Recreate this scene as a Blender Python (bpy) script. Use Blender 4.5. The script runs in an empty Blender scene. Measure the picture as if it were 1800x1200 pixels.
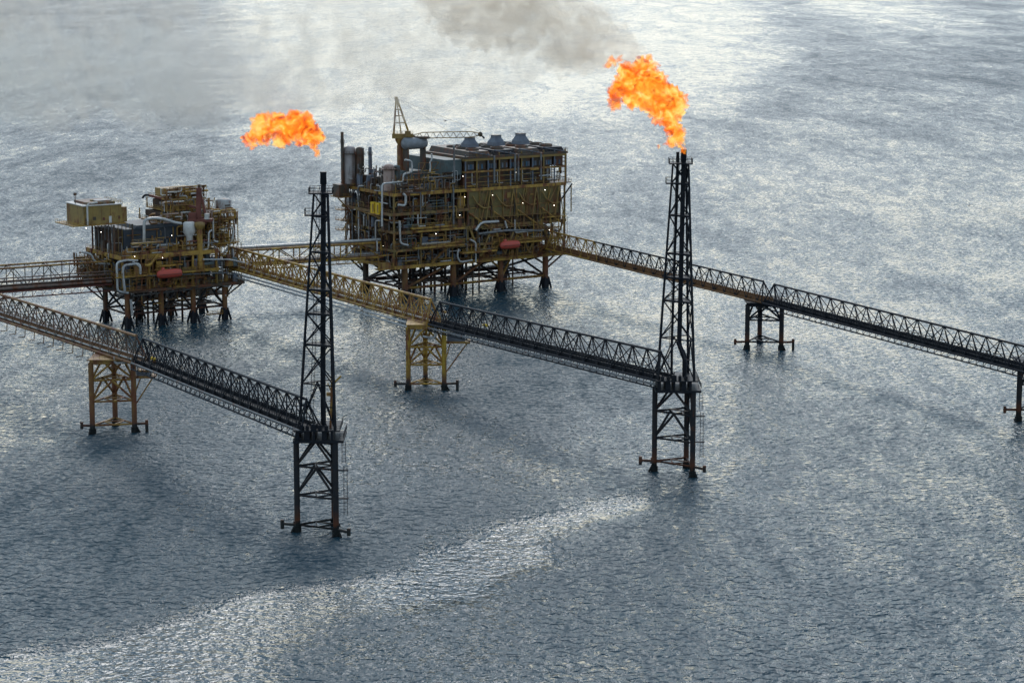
import bpy, math, random
import numpy as np
from mathutils import Vector, Matrix, noise as mnoise
R = math.radians
C = bpy.context.scene.collection
sc = bpy.context.scene

# ------------------------------------------------------------------ camera
H = 140.0            # camera height above the water, metres
F = 4300.0           # focal length in pixels of the 1800 wide photograph
PITCH = math.atan(730.0 / F)
cp, sp = math.cos(PITCH), math.sin(PITCH)
cam_d = bpy.data.cameras.new('camera'); cam = bpy.data.objects.new('camera', cam_d); C.objects.link(cam)
cam_d.sensor_width = 36.0; cam_d.lens = F / 1800 * 36
cam_d.clip_start = 1.0; cam_d.clip_end = 90000
cam.location = (0, 0, H); cam.rotation_euler = (R(90) - PITCH, 0, 0)
sc.camera = cam

# ------------------------------------------------------------------ light
SUN_EL, SUN_AZ = R(40), R(-1)
w = bpy.data.worlds.new('World'); sc.world = w; w.use_nodes = True
nt = w.node_tree; nt.nodes.clear()
out = nt.nodes.new('ShaderNodeOutputWorld'); bg = nt.nodes.new('ShaderNodeBackground')
sky = nt.nodes.new('ShaderNodeTexSky'); sky.sky_type = 'NISHITA'; sky.sun_disc = False
sky.sun_elevation = SUN_EL; sky.sun_rotation = SUN_AZ
sky.air_density = 1.0; sky.dust_density = 0.35; sky.ozone_density = 1.2; sky.altitude = 0
# broken high overcast in front of the clear sky
tcw = nt.nodes.new('ShaderNodeTexCoord'); nzw = nt.nodes.new('ShaderNodeTexNoise'); nzw.inputs['Scale'].default_value = 2.2; nzw.inputs['Detail'].default_value = 5
mpw = nt.nodes.new('ShaderNodeMapping'); mpw.inputs['Scale'].default_value = (1, 1, 3.5)
mrw = nt.nodes.new('ShaderNodeMapRange'); mrw.inputs[1].default_value = .3; mrw.inputs[2].default_value = .7; mrw.inputs[3].default_value = .35; mrw.inputs[4].default_value = .8
mxw = nt.nodes.new('ShaderNodeMix'); mxw.data_type = 'RGBA'; mxw.inputs[7].default_value = (4.1, 5.3, 6.1, 1)
cgw = nt.nodes.new('ShaderNodeValToRGB'); cgw.color_ramp.elements[0].position = .05; cgw.color_ramp.elements[0].color = (1, 1.10, 1.16, 1); cgw.color_ramp.elements[1].position = .42; cgw.color_ramp.elements[1].color = (.47, .60, .68, 1)
cmw = nt.nodes.new('ShaderNodeVectorMath'); cmw.operation = 'SCALE'; cmw.inputs['Scale'].default_value = 8.8
nt.links.new(tcw.outputs['Generated'], mpw.inputs[0]); nt.links.new(mpw.outputs[0], nzw.inputs['Vector']); nt.links.new(nzw.outputs[0], mrw.inputs[0])
sxw = nt.nodes.new('ShaderNodeSeparateXYZ'); nt.links.new(tcw.outputs['Generated'], sxw.inputs[0])
elw = nt.nodes.new('ShaderNodeMapRange'); elw.interpolation_type = 'SMOOTHSTEP'; elw.inputs[1].default_value = .04; elw.inputs[2].default_value = .40; elw.inputs[3].default_value = .85
nt.links.new(sxw.outputs[2], elw.inputs[0]); nt.links.new(sxw.outputs[2], cgw.inputs[0]); nt.links.new(cgw.outputs[0], cmw.inputs[0]); nt.links.new(cmw.outputs[0], mxw.inputs[7])     # the cloud deck thins out towards the horizon
muw = nt.nodes.new('ShaderNodeMath'); muw.operation = 'MULTIPLY'; nt.links.new(mrw.outputs[0], muw.inputs[0]); nt.links.new(elw.outputs[0], muw.inputs[1])
nt.links.new(muw.outputs[0], mxw.inputs[0]); nt.links.new(sky.outputs[0], mxw.inputs[6]); wbw = nt.nodes.new('ShaderNodeMix'); wbw.data_type = 'RGBA'; wbw.blend_type = 'MULTIPLY'; wbw.inputs[0].default_value = 1; wbw.inputs[7].default_value = (.95, .99, 1.035, 1)
nt.links.new(mxw.outputs[2], wbw.inputs[6]); nt.links.new(wbw.outputs[2], bg.inputs[0])
bg.inputs[1].default_value = 0.12
nt.links.new(bg.outputs[0], out.inputs[0])
sun_d = bpy.data.lights.new('sun', 'SUN'); sun_d.energy = 1.5; sun_d.angle = R(22); sun_d.color = (1.0, 0.97, 0.93)
sun = bpy.data.objects.new('sun', sun_d); C.objects.link(sun)
sun.rotation_euler = (-(R(90) - SUN_EL), 0, -SUN_AZ); sun.location = (0, 0, 400)
sc.view_settings.view_transform = 'Standard'; sc.view_settings.look = 'None'
sc.view_settings.gamma = 1; sc.view_settings.exposure = 0.24
sc.render.engine = 'CYCLES'; sc.cycles.use_denoising = True
sc.cycles.max_bounces = 6; sc.cycles.transparent_max_bounces = 16; sc.cycles.volume_bounces = 1
sc.cycles.volume_step_rate = 1.0; sc.cycles.volume_max_steps = 256
sc.cycles.caustics_reflective = False; sc.cycles.caustics_refractive = False
sc.cycles.sample_clamp_direct = 12; sc.cycles.sample_clamp_indirect = 4

# ------------------------------------------------------------------ survey helpers (photo pixel + known height -> world)
def ray(px, py):
    t = (600 - py) / F
    return Vector(((px - 900) / F, cp + sp * t, -sp + cp * t))
def at(px, py, z=0.0):
    d = ray(px, py); k = (z - H) / d.z
    return Vector((d.x * k, d.y * k, z))
def atY(px, py, Y):
    d = ray(px, py); k = Y / d.y
    return Vector((d.x * k, Y, H + d.z * k))
def zat(y, py):
    t = (600 - py) / F
    return H + y * (t * cp - sp) / (cp + t * sp)
def px_of(p):
    dep = p[1] * cp - (p[2] - H) * sp
    return 900 + F * p[0] / dep, 600 - F * (p[1] * sp + (p[2] - H) * cp) / dep

# ------------------------------------------------------------------ materials
def principled(name):
    m = bpy.data.materials.new(name); m.use_nodes = True
    return m, m.node_tree, m.node_tree.nodes['Principled BSDF']
def paint(name, col, col2=None, rust=None, rust_amt=0.35, rough=0.55, metal=0.0, scale=0.6, splash=False):
    m, t, b = principled(name)
    N, L = t.nodes, t.links
    geo = N.new('ShaderNodeNewGeometry')
    n1 = N.new('ShaderNodeTexNoise'); n1.inputs['Scale'].default_value = scale; n1.inputs['Detail'].default_value = 6
    L.new(geo.outputs['Position'], n1.inputs['Vector'])
    mx = N.new('ShaderNodeMix'); mx.data_type = 'RGBA'
    mx.inputs[6].default_value = (*col, 1); mx.inputs[7].default_value = (*(col2 or [c * 0.6 for c in col]), 1)
    r1 = N.new('ShaderNodeMapRange'); r1.inputs[1].default_value = 0.35; r1.inputs[2].default_value = 0.7
    L.new(n1.outputs[0], r1.inputs[0]); L.new(r1.outputs[0], mx.inputs[0])
    last = mx.outputs[2]
    if rust:
        n2 = N.new('ShaderNodeTexNoise'); n2.inputs['Scale'].default_value = scale * 0.55; n2.inputs['Detail'].default_value = 9
        n2.inputs['Roughness'].default_value = 0.7
        mp = N.new('ShaderNodeMapping'); mp.inputs['Location'].default_value = (31, 7, 3); mp.inputs['Scale'].default_value = (1, 1, 0.45)
        L.new(geo.outputs['Position'], mp.inputs[0]); L.new(mp.outputs[0], n2.inputs['Vector'])
        r2 = N.new('ShaderNodeMapRange'); r2.inputs[1].default_value = 0.62 - rust_amt * 0.35; r2.inputs[2].default_value = 0.72 - rust_amt * 0.25
        L.new(n2.outputs[0], r2.inputs[0])
        m2 = N.new('ShaderNodeMix'); m2.data_type = 'RGBA'; m2.inputs[7].default_value = (*rust, 1)
        L.new(last, m2.inputs[6]); L.new(r2.outputs[0], m2.inputs[0]); last = m2.outputs[2]
    if splash:      # rust belt above the splash zone, black marine growth at the waterline
        sx = N.new('ShaderNodeSeparateXYZ'); L.new(geo.outputs['Position'], sx.inputs[0])
        ad = N.new('ShaderNodeMath'); ad.operation = 'MULTIPLY_ADD'; ad.inputs[1].default_value = 4.0
        L.new(n1.outputs[0], ad.inputs[0]); L.new(sx.outputs[2], ad.inputs[2])
        for lo, hi, c in ((8.5, 5.0, (0.10, 0.038, 0.02)), (5.0, 4.0, (0.012, 0.014, 0.014))):
            r3 = N.new('ShaderNodeMapRange'); r3.inputs[1].default_value = lo; r3.inputs[2].default_value = hi
            L.new(ad.outputs[0], r3.inputs[0])
            m3 = N.new('ShaderNodeMix'); m3.data_type = 'RGBA'; m3.inputs[7].default_value = (*c, 1)
            L.new(last, m3.inputs[6]); L.new(r3.outputs[0], m3.inputs[0]); last = m3.outputs[2]
    L.new(last, b.inputs['Base Color'])
    b.inputs['Roughness'].default_value = rough; b.inputs['Metallic'].default_value = metal
    b.inputs['Specular IOR Level'].default_value = 0.12 if max(col) < 0.03 else 0.35
    return m
RUST = (0.15, 0.05, 0.02)
YEL = paint('yellow_paint', (0.43, 0.255, 0.042), (0.29, 0.17, 0.04), RUST, 0.45)
OCH = paint('ochre_paint', (0.35, 0.205, 0.048), (0.24, 0.14, 0.042), RUST, 0.5)
OLV = paint('olive_yellow_panel', (0.29, 0.185, 0.05), (0.19, 0.12, 0.042), RUST, 0.25, scale=0.25)
YLEG = paint('yellow_leg_paint', (0.44, 0.28, 0.03), (0.36, 0.22, 0.025), RUST, 0.5, splash=True)
OLEG = paint('rusty_orange_leg_paint', (0.22, 0.115, 0.03), (0.14, 0.07, 0.028), RUST, 0.6, splash=True)
BLK = paint('black_steel', (0.010, 0.013, 0.019), (0.018, 0.019, 0.022), None, rough=0.5)
BLEG = paint('black_leg_paint', (0.02, 0.023, 0.028), (0.035, 0.03, 0.028), RUST, 0.1, splash=True, rough=0.5)
DRK = paint('grimy_dark_steel', (0.05, 0.042, 0.034), (0.085, 0.065, 0.042), RUST, 0.4)
DOC = paint('dark_rusty_ochre', (0.22, 0.15, 0.045), (0.13, 0.09, 0.038), RUST, 0.5)
WALL = paint('olive_wall_plating', (0.17, 0.13, 0.042), (0.11, 0.085, 0.036), RUST, 0.35, scale=.35)
BRO = paint('rust_brown_paint', (0.28, 0.15, 0.045), (0.19, 0.095, 0.035), RUST, .5)
CAB = paint('cabin_yellow', (0.30, 0.205, 0.06), (0.21, 0.145, 0.05), RUST, 0.3, scale=.4)
BRN = paint('rusty_grating', (0.2, 0.1, 0.04), (0.2, 0.1, 0.04), (0.08, 0.04, 0.02), 0.3, rough=0.8)
BRND = paint('dark_brown_grating', (0.06, 0.035, 0.025), (0.1, 0.055, 0.03), (0.04, 0.025, 0.02), 0.3, rough=0.8)
PIP = paint('silver_pipe_cladding', (0.5, 0.49, 0.47), (0.36, 0.35, 0.34), (0.2, 0.12, 0.08), 0.08, rough=0.42, metal=0.35)
PGR = paint('grey_pipe', (0.2, 0.2, 0.2), (0.12, 0.12, 0.12), RUST, 0.25, rough=0.5, metal=0.2)
GRY = paint('bluish_grey_paint', (0.14, 0.16, 0.19), (0.1, 0.11, 0.14), RUST, 0.08)
TEAL = paint('grey_green_paint', (0.10, 0.13, 0.13), (0.07, 0.09, 0.09), RUST, 0.1)
BLU = paint('blue_cladding', (0.05, 0.13, 0.2), (0.04, 0.08, 0.13), RUST, 0.1)
WHT = paint('off_white_paint', (0.62, 0.6, 0.56), (0.45, 0.43, 0.4), RUST, 0.12)
PNK = paint('faded_pink_vessel', (0.42, 0.29, 0.24), (0.34, 0.25, 0.21), RUST, 0.15)
MAR = paint('maroon_steel', (0.13, 0.04, 0.03), (0.18, 0.06, 0.04), (0.06, 0.02, 0.02), 0.2)
RED = paint('faded_red_hull', (0.5, 0.075, 0.045), (0.42, 0.08, 0.06), None, rough=0.45, scale=0.9)
BYEL = paint('bright_yellow_paint', (0.75, 0.5, 0.02), (0.6, 0.36, 0.02), RUST, 0.1)
def emis(name, col, s):
    m = bpy.data.materials.new(name); m.use_nodes = True; t = m.node_tree; t.nodes.clear()
    o = t.nodes.new('ShaderNodeOutputMaterial'); e = t.nodes.new('ShaderNodeEmission')
    e.inputs[0].default_value = (*col, 1); e.inputs[1].default_value = s
    t.links.new(e.outputs[0], o.inputs[0]); return m
LAMP = emis('lit_floodlight', (1, 0.93, 0.8), 9.0)

# ------------------------------------------------------------------ mesh builder
class MB:
    def __init__(s): s.v = []; s.f = []; s.m = []; s.mats = []; s.sm = []
    def slot(s, mat):
        if mat not in s.mats: s.mats.append(mat)
        return s.mats.index(mat)
    def add(s, vs, fs, mat, smooth=False):
        o = len(s.v); k = s.slot(mat)
        s.v += [tuple(p) for p in vs]
        for f in fs: s.f.append(tuple(i + o for i in f)); s.m.append(k); s.sm.append(smooth)
    def box(s, c, size, mat, rz=0.0):
        x, y, z = size[0] / 2, size[1] / 2, size[2] / 2
        ca, sa = math.cos(rz), math.sin(rz)
        vs = []
        for dz in (-z, z):
            for dx, dy in ((-x, -y), (x, -y), (x, y), (-x, y)):
                vs.append((c[0] + dx * ca - dy * sa, c[1] + dx * sa + dy * ca, c[2] + dz))
        s.add(vs, [(3, 2, 1, 0), (4, 5, 6, 7), (0, 1, 5, 4), (1, 2, 6, 5), (2, 3, 7, 6), (3, 0, 4, 7)], mat)
    def bx(s, x0, x1, y0, y1, z0, z1, mat):
        s.box(((x0 + x1) / 2, (y0 + y1) / 2, (z0 + z1) / 2), (abs(x1 - x0), abs(y1 - y0), abs(z1 - z0)), mat)
    def tube(s, p, q, r, mat, n=6, r2=None, caps=True):
        p = Vector(p); q = Vector(q); d = q - p
        if d.length < 1e-6: return
        d.normalize(); a = d.orthogonal().normalized(); b = d.cross(a)
        r2 = r if r2 is None else r2
        vs = []
        for P, rr in ((p, r), (q, r2)):
            for i in range(n):
                t = 2 * math.pi * i / n
                vs.append(P + a * math.cos(t) * rr + b * math.sin(t) * rr)
        fs = [(i, (i + 1) % n, n + (i + 1) % n, n + i) for i in range(n)]
        s.add(vs, fs, mat, n > 6)
        if caps: s.add(vs, [tuple(range(n))[::-1], tuple(range(n, 2 * n))], mat)
    def beam(s, p, q, w_, h, mat):       # rectangular member
        p = Vector(p); q = Vector(q); d = (q - p)
        if d.length < 1e-6: return
        d.normalize(); up = Vector((0, 0, 1))
        if abs(d.z) > 0.95: up = Vector((0, 1, 0))
        a = d.cross(up).normalized() * (w_ / 2); b = a.cross(d).normalized() * (h / 2)
        vs = [P + i * a + j * b for P in (p, q) for i, j in ((-1, -1), (1, -1), (1, 1), (-1, 1))]
        s.add(vs, [(3, 2, 1, 0), (4, 5, 6, 7), (0, 1, 5, 4), (1, 2, 6, 5), (2, 3, 7, 6), (3, 0, 4, 7)], mat)
    def pipe(s, pts, r, mat, n=8):       # bent pipe with rounded corners
        pts = [Vector(p) for p in pts]; path = [pts[0]]
        for i in range(1, len(pts) - 1):
            A, B, D = pts[i - 1], pts[i], pts[i + 1]
            k = min(r * 3.0, (A - B).length * 0.45, (D - B).length * 0.45)
            u = B + (A - B).normalized() * k; v = B + (D - B).normalized() * k
            for t in (0, 0.33, 0.67, 1): path.append(u * (1 - t) ** 2 + B * 2 * t * (1 - t) + v * t * t)
        path.append(pts[-1])
        ring = []; ref = None; vs = []
        for i, P in enumerate(path):
            d = (path[min(i + 1, len(path) - 1)] - path[max(i - 1, 0)]).normalized()
            a = d.orthogonal().normalized() if ref is None else (ref - d * ref.dot(d)).normalized()
            ref = a; b = d.cross(a)
            for j in range(n):
                t = 2 * math.pi * j / n; vs.append(P + (a * math.cos(t) + b * math.sin(t)) * r)
        fs = [(i * n + j, i * n + (j + 1) % n, (i + 1) * n + (j + 1) % n, (i + 1) * n + j) for i in range(len(path) - 1) for j in range(n)]
        s.add(vs, fs, mat, True)
        s.add(vs, [tuple(range(n))[::-1], tuple(range(len(vs) - n, len(vs)))], mat)
    def lathe(s, c, prof, mat, n=14, axis='z', rz=0.0):
        vs = []; c = Vector(c)
        for r, h in prof:
            for i in range(n):
                t = 2 * math.pi * i / n; x, y = r * math.cos(t), r * math.sin(t)
                if axis == 'z': P = Vector((x, y, h))
                else: P = Vector((h * math.cos(rz) - x * math.sin(rz), h * math.sin(rz) + x * math.cos(rz), y))
                vs.append(c + P)
        fs = [(k * n + i, k * n + (i + 1) % n, (k + 1) * n + (i + 1) % n, (k + 1) * n + i) for k in range(len(prof) - 1) for i in range(n)]
        s.add(vs, fs, mat, True)
        s.add(vs, [tuple(range(n))[::-1], tuple(range(len(vs) - n, len(vs)))], mat)
    def rail(s, pts, mat, h=1.1, step=2.0, r=0.045, mid=True, closed=False):
        pts = [Vector(p) for p in pts]
        if closed: pts.append(pts[0])
        for A, B in zip(pts, pts[1:]):
            n = max(1, int((B - A).length / step))
            for i in range(n + 1):
                P = A.lerp(B, i / n); s.tube(P, P + Vector((0, 0, h)), r, mat, 4, caps=False)
            for k in ((1.0, 0.55) if mid else (1.0,)):
                s.tube(A + Vector((0, 0, h * k)), B + Vector((0, 0, h * k)), r, mat, 4, caps=False)
    def ladder(s, p, q, side, mat, w_=0.7, cage=True):
        p = Vector(p); q = Vector(q); u = Vector(side).normalized() * w_ / 2
        s.tube(p - u, q - u, 0.06, mat, 4); s.tube(p + u, q + u, 0.06, mat, 4)
        n = int((q - p).length / 0.8)
        for i in range(n):
            P = p.lerp(q, (i + 0.5) / n); s.tube(P - u, P + u, 0.04, mat, 4, caps=False)
        if cage:
            o = u.cross(q - p).normalized() * 0.8
            for i in range(int((q - p).length / 1.6)):
                P = p.lerp(q, (i + 0.5) * 1.6 / (q - p).length)
                s.tube(P - u, P - u * 0.7 + o, 0.04, mat, 4, caps=False); s.tube(P - u * .7 + o, P + u * .7 + o, 0.04, mat, 4, caps=False); s.tube(P + u * .7 + o, P + u, 0.04, mat, 4, caps=False)
            for k in (-0.7, 0.7): s.tube(p + u * k + o, q + u * k + o, 0.035, mat, 4, caps=False)
    def build(s, name, parent=None):
        me = bpy.data.meshes.new(name); me.from_pydata(s.v, [], s.f)
        for m in s.mats: me.materials.append(m)
        me.polygons.foreach_set('material_index', s.m); me.polygons.foreach_set('use_smooth', s.sm); me.update()
        o = bpy.data.objects.new(name, me); C.objects.link(o)
        if parent: o.parent = parent
        return o
def tag(o, label=None, cat=None, group=None, kind=None):
    if label: o['label'] = label
    if cat: o['category'] = cat
    if group: o['group'] = group
    if kind: o['kind'] = kind
    return o
def thing(name, loc, rz, label, cat, group=None):
    o = bpy.data.objects.new(name, None); C.objects.link(o); o.empty_display_size = 2
    o.location = loc; o.rotation_euler = (0, 0, rz)
    return tag(o, label, cat, group)
def part(name, mb, parent, label=None):
    if not mb.v: return None
    o = mb.build(name, parent)
    if label: o['label'] = label
    return o

# ------------------------------------------------------------------ the sea
def make_sea():
    # rows from behind the camera out to the horizon
    ys = np.concatenate([[-3000, -800, 0, 200], np.geomspace(380, 5200, 260), np.geomspace(5600, 42000, 14)])
    us = np.concatenate([[-14, -4, -1.2, -0.45], np.linspace(-0.26, 0.26, 200), [0.45, 1.2, 4, 14]])
    Y, U = np.meshgrid(ys, us, indexing='ij')
    X = U * np.maximum(Y, 500) * 1.0
    n, m = Y.shape
    co = np.stack([X, Y, np.zeros_like(X)], -1).reshape(-1, 3)
    idx = np.arange(n * m).reshape(n, m)
    fs = np.stack([idx[:-1, :-1], idx[:-1, 1:], idx[1:, 1:], idx[1:, :-1]], -1).reshape(-1, 4)
    me = bpy.data.meshes.new('sea'); me.from_pydata(co.tolist(), [], fs.tolist())
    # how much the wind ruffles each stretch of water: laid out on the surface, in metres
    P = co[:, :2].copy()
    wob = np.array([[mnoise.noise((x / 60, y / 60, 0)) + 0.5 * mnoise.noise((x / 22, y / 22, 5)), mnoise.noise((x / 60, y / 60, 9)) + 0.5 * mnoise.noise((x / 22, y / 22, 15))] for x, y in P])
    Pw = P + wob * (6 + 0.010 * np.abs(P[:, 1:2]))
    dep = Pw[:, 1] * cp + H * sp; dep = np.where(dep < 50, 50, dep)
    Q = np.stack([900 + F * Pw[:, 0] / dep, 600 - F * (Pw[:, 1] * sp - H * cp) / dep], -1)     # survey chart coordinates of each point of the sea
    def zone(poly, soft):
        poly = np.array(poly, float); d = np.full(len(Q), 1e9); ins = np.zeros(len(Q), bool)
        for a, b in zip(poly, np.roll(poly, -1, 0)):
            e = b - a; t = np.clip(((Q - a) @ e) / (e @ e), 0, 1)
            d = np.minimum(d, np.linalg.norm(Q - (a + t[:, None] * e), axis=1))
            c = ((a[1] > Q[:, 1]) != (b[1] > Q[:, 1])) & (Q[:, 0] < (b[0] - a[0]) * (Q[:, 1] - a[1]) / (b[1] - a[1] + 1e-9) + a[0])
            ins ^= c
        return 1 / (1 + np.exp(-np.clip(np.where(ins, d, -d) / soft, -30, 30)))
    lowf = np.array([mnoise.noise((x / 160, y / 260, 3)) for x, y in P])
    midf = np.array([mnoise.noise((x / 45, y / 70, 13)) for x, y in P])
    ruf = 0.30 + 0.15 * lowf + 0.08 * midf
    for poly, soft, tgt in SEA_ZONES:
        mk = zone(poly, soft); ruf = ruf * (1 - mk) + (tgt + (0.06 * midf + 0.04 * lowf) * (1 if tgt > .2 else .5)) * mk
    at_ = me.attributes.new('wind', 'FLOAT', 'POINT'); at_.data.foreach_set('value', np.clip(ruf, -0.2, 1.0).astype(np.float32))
    me.polygons.foreach_set('use_smooth', [True] * len(me.polygons))
    o = bpy.data.objects.new('sea', me); C.objects.link(o); tag(o, kind='structure')
    m, t, b = principled('sea_water'); N, L = t.nodes, t.links
    b.inputs['Base Color'].default_value = (0.012, 0.045, 0.065, 1)
    b.inputs['IOR'].default_value = 1.333
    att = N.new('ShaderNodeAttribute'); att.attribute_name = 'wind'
    geo = N.new('ShaderNodeNewGeometry')
    def nz(scale, sx, sy, rz, detail, rough=0.55, dist=0.0):
        mp = N.new('ShaderNodeMapping'); mp.inputs['Scale'].default_value = (sx, sy, 1); mp.inputs['Rotation'].default_value = (0, 0, rz)
        n_ = N.new('ShaderNodeTexNoise'); n_.inputs['Scale'].default_value = scale; n_.inputs['Detail'].default_value = detail
        n_.inputs['Roughness'].default_value = rough; n_.inputs['Distortion'].default_value = dist
        L.new(geo.outputs['Position'], mp.inputs[0]); L.new(mp.outputs[0], n_.inputs['Vector']); return n_.outputs[0]
    def mul(a, k):
        x = N.new('ShaderNodeMath'); x.operation = 'MULTIPLY'
        L.new(a, x.inputs[0])
        if isinstance(k, (int, float)): x.inputs[1].default_value = k
        else: L.new(k, x.inputs[1])
        return x.outputs[0]
    def add(a, c):
        x = N.new('ShaderNodeMath'); x.operation = 'ADD'; L.new(a, x.inputs[0]); L.new(c, x.inputs[1]); return x.outputs[0]
    swell = mul(nz(1 / 34, 1.3, 1.1, R(-14), 2), 2.2)
    wave = mul(nz(1 / 8.0, 1.3, .9, R(-8), 3, 0.55, 0.3), 1.9)
    chop = mul(nz(1 / 2.3, 1.1, 1.0, R(10), 2, 0.5, 0.35), 2.3)
    ripple = mul(nz(1 / 0.8, 1, 1.3, R(-25), 3, 0.6), 0.25)
    big = add(swell, wave)
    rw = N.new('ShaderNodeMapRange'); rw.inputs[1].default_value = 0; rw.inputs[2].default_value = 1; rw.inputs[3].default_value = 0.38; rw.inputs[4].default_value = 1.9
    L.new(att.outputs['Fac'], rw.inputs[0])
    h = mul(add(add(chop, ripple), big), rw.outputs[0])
    bp = N.new('ShaderNodeBump'); bp.inputs['Strength'].default_value = 1.0; bp.inputs['Distance'].default_value = 1.0
    L.new(h, bp.inputs['Height']); L.new(bp.outputs[0], b.inputs['Normal'])
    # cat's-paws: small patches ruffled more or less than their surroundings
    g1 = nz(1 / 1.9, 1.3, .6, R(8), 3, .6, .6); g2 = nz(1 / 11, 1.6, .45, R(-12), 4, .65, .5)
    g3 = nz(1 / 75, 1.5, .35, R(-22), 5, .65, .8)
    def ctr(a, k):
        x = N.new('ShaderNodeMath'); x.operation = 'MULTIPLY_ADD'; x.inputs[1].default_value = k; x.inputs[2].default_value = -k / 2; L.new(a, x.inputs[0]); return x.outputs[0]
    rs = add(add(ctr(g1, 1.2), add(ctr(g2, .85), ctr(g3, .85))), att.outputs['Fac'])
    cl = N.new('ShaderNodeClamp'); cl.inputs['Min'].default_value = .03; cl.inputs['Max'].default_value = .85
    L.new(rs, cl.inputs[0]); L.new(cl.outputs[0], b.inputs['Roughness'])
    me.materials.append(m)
    return o
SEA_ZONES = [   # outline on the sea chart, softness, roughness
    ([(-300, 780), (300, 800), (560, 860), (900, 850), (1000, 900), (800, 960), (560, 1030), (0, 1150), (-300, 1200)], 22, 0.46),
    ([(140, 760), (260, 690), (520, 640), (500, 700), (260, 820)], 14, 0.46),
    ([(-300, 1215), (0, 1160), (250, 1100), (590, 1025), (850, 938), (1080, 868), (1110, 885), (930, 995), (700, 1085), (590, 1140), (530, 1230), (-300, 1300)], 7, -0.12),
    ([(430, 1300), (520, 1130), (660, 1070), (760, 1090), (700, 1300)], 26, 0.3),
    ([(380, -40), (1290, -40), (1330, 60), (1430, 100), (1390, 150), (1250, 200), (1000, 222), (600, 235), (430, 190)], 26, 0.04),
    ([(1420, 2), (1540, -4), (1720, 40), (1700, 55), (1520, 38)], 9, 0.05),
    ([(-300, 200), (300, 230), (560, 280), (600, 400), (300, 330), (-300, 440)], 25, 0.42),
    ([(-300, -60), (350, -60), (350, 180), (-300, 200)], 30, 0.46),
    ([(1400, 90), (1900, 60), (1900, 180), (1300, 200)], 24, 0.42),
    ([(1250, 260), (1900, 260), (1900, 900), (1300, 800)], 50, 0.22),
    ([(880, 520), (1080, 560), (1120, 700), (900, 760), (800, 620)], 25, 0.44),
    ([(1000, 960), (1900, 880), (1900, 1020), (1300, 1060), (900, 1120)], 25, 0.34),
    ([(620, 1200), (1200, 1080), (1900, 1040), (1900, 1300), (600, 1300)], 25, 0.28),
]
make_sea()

# ------------------------------------------------------------------ tripod jackets and flare towers
def V3(a, z): return Vector((a[0], a[1], z))
def jacket(root, feet, ztop, levels, mleg, mbr, rleg=0.75, rbr=0.3, kdown=True, bottom=2.2):
    """feet: three ground points in local metres; levels: heights of the horizontal frames."""
    for f in feet:
        m = MB(); m.tube(V3(f, -8), V3(f, ztop), rleg, mleg, 12)
        lg = part('leg', m, root)
        m = MB(); m.tube(V3(f, -3), V3(f, 1.5), rleg * 1.35, BLEG, 12)
        out_ = Vector((f[0], f[1], 0)); out_.normalize()
        side = Vector((-out_.y, out_.x, 0))
        m.tube(V3(f, 2.0) + out_ * 0.3, V3(f, -2.5) + out_ * 2.6 + side * 1.0, 0.32, BLEG, 6)
        m.tube(V3(f, 2.0) + out_ * 0.3, V3(f, -2.5) + out_ * 0.4 - side * 2.6, 0.32, BLEG, 6)
        part('splash_guard', m, lg)
    pairs = [(0, 1), (1, 2), (2, 0)]
    zs = [ztop] + list(levels)
    for i, j in pairs:
        m = MB(); a, b = feet[i], feet[j]
        mid = Vector(((a[0] + b[0]) / 2, (a[1] + b[1]) / 2, 0))
        for k, z in enumerate([ztop - .4] + list(levels)):
            m.tube(V3(a, z), V3(b, z), rbr, mbr, 6)
        for k in range(len(zs) - 1):
            if k >= kdown: break
            m.tube(V3(mid, zs[k] - 0.2), V3(a, zs[k + 1] + 0.2), rbr * 1.15, mbr, 6)
            m.tube(V3(mid, zs[k] - 0.2), V3(b, zs[k + 1] + 0.2), rbr * 1.15, mbr, 6)
        part('bracing', m, root)
    # inner ties
    for z in levels:
        m = MB()
        mids = [V3(((feet[i][0] + feet[j][0]) / 2, (feet[i][1] + feet[j][1]) / 2), z) for i, j in pairs]
        for k in range(3): m.tube(mids[k], mids[(k + 1) % 3], rbr * 0.7, mbr, 5)
        part('inner_bracing', m, root)
def fender(root, p, q, mat, drop=1.2, drop2=None):
    m = MB(); p = Vector(p); q = Vector(q)
    m.tube(p, q, 0.36, mat, 8); m.tube(q + Vector((0, 0, 1.0)), q - Vector((0, 0, drop)), 0.45, mat, 8)
    part('boat_fender', m, root)

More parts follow.
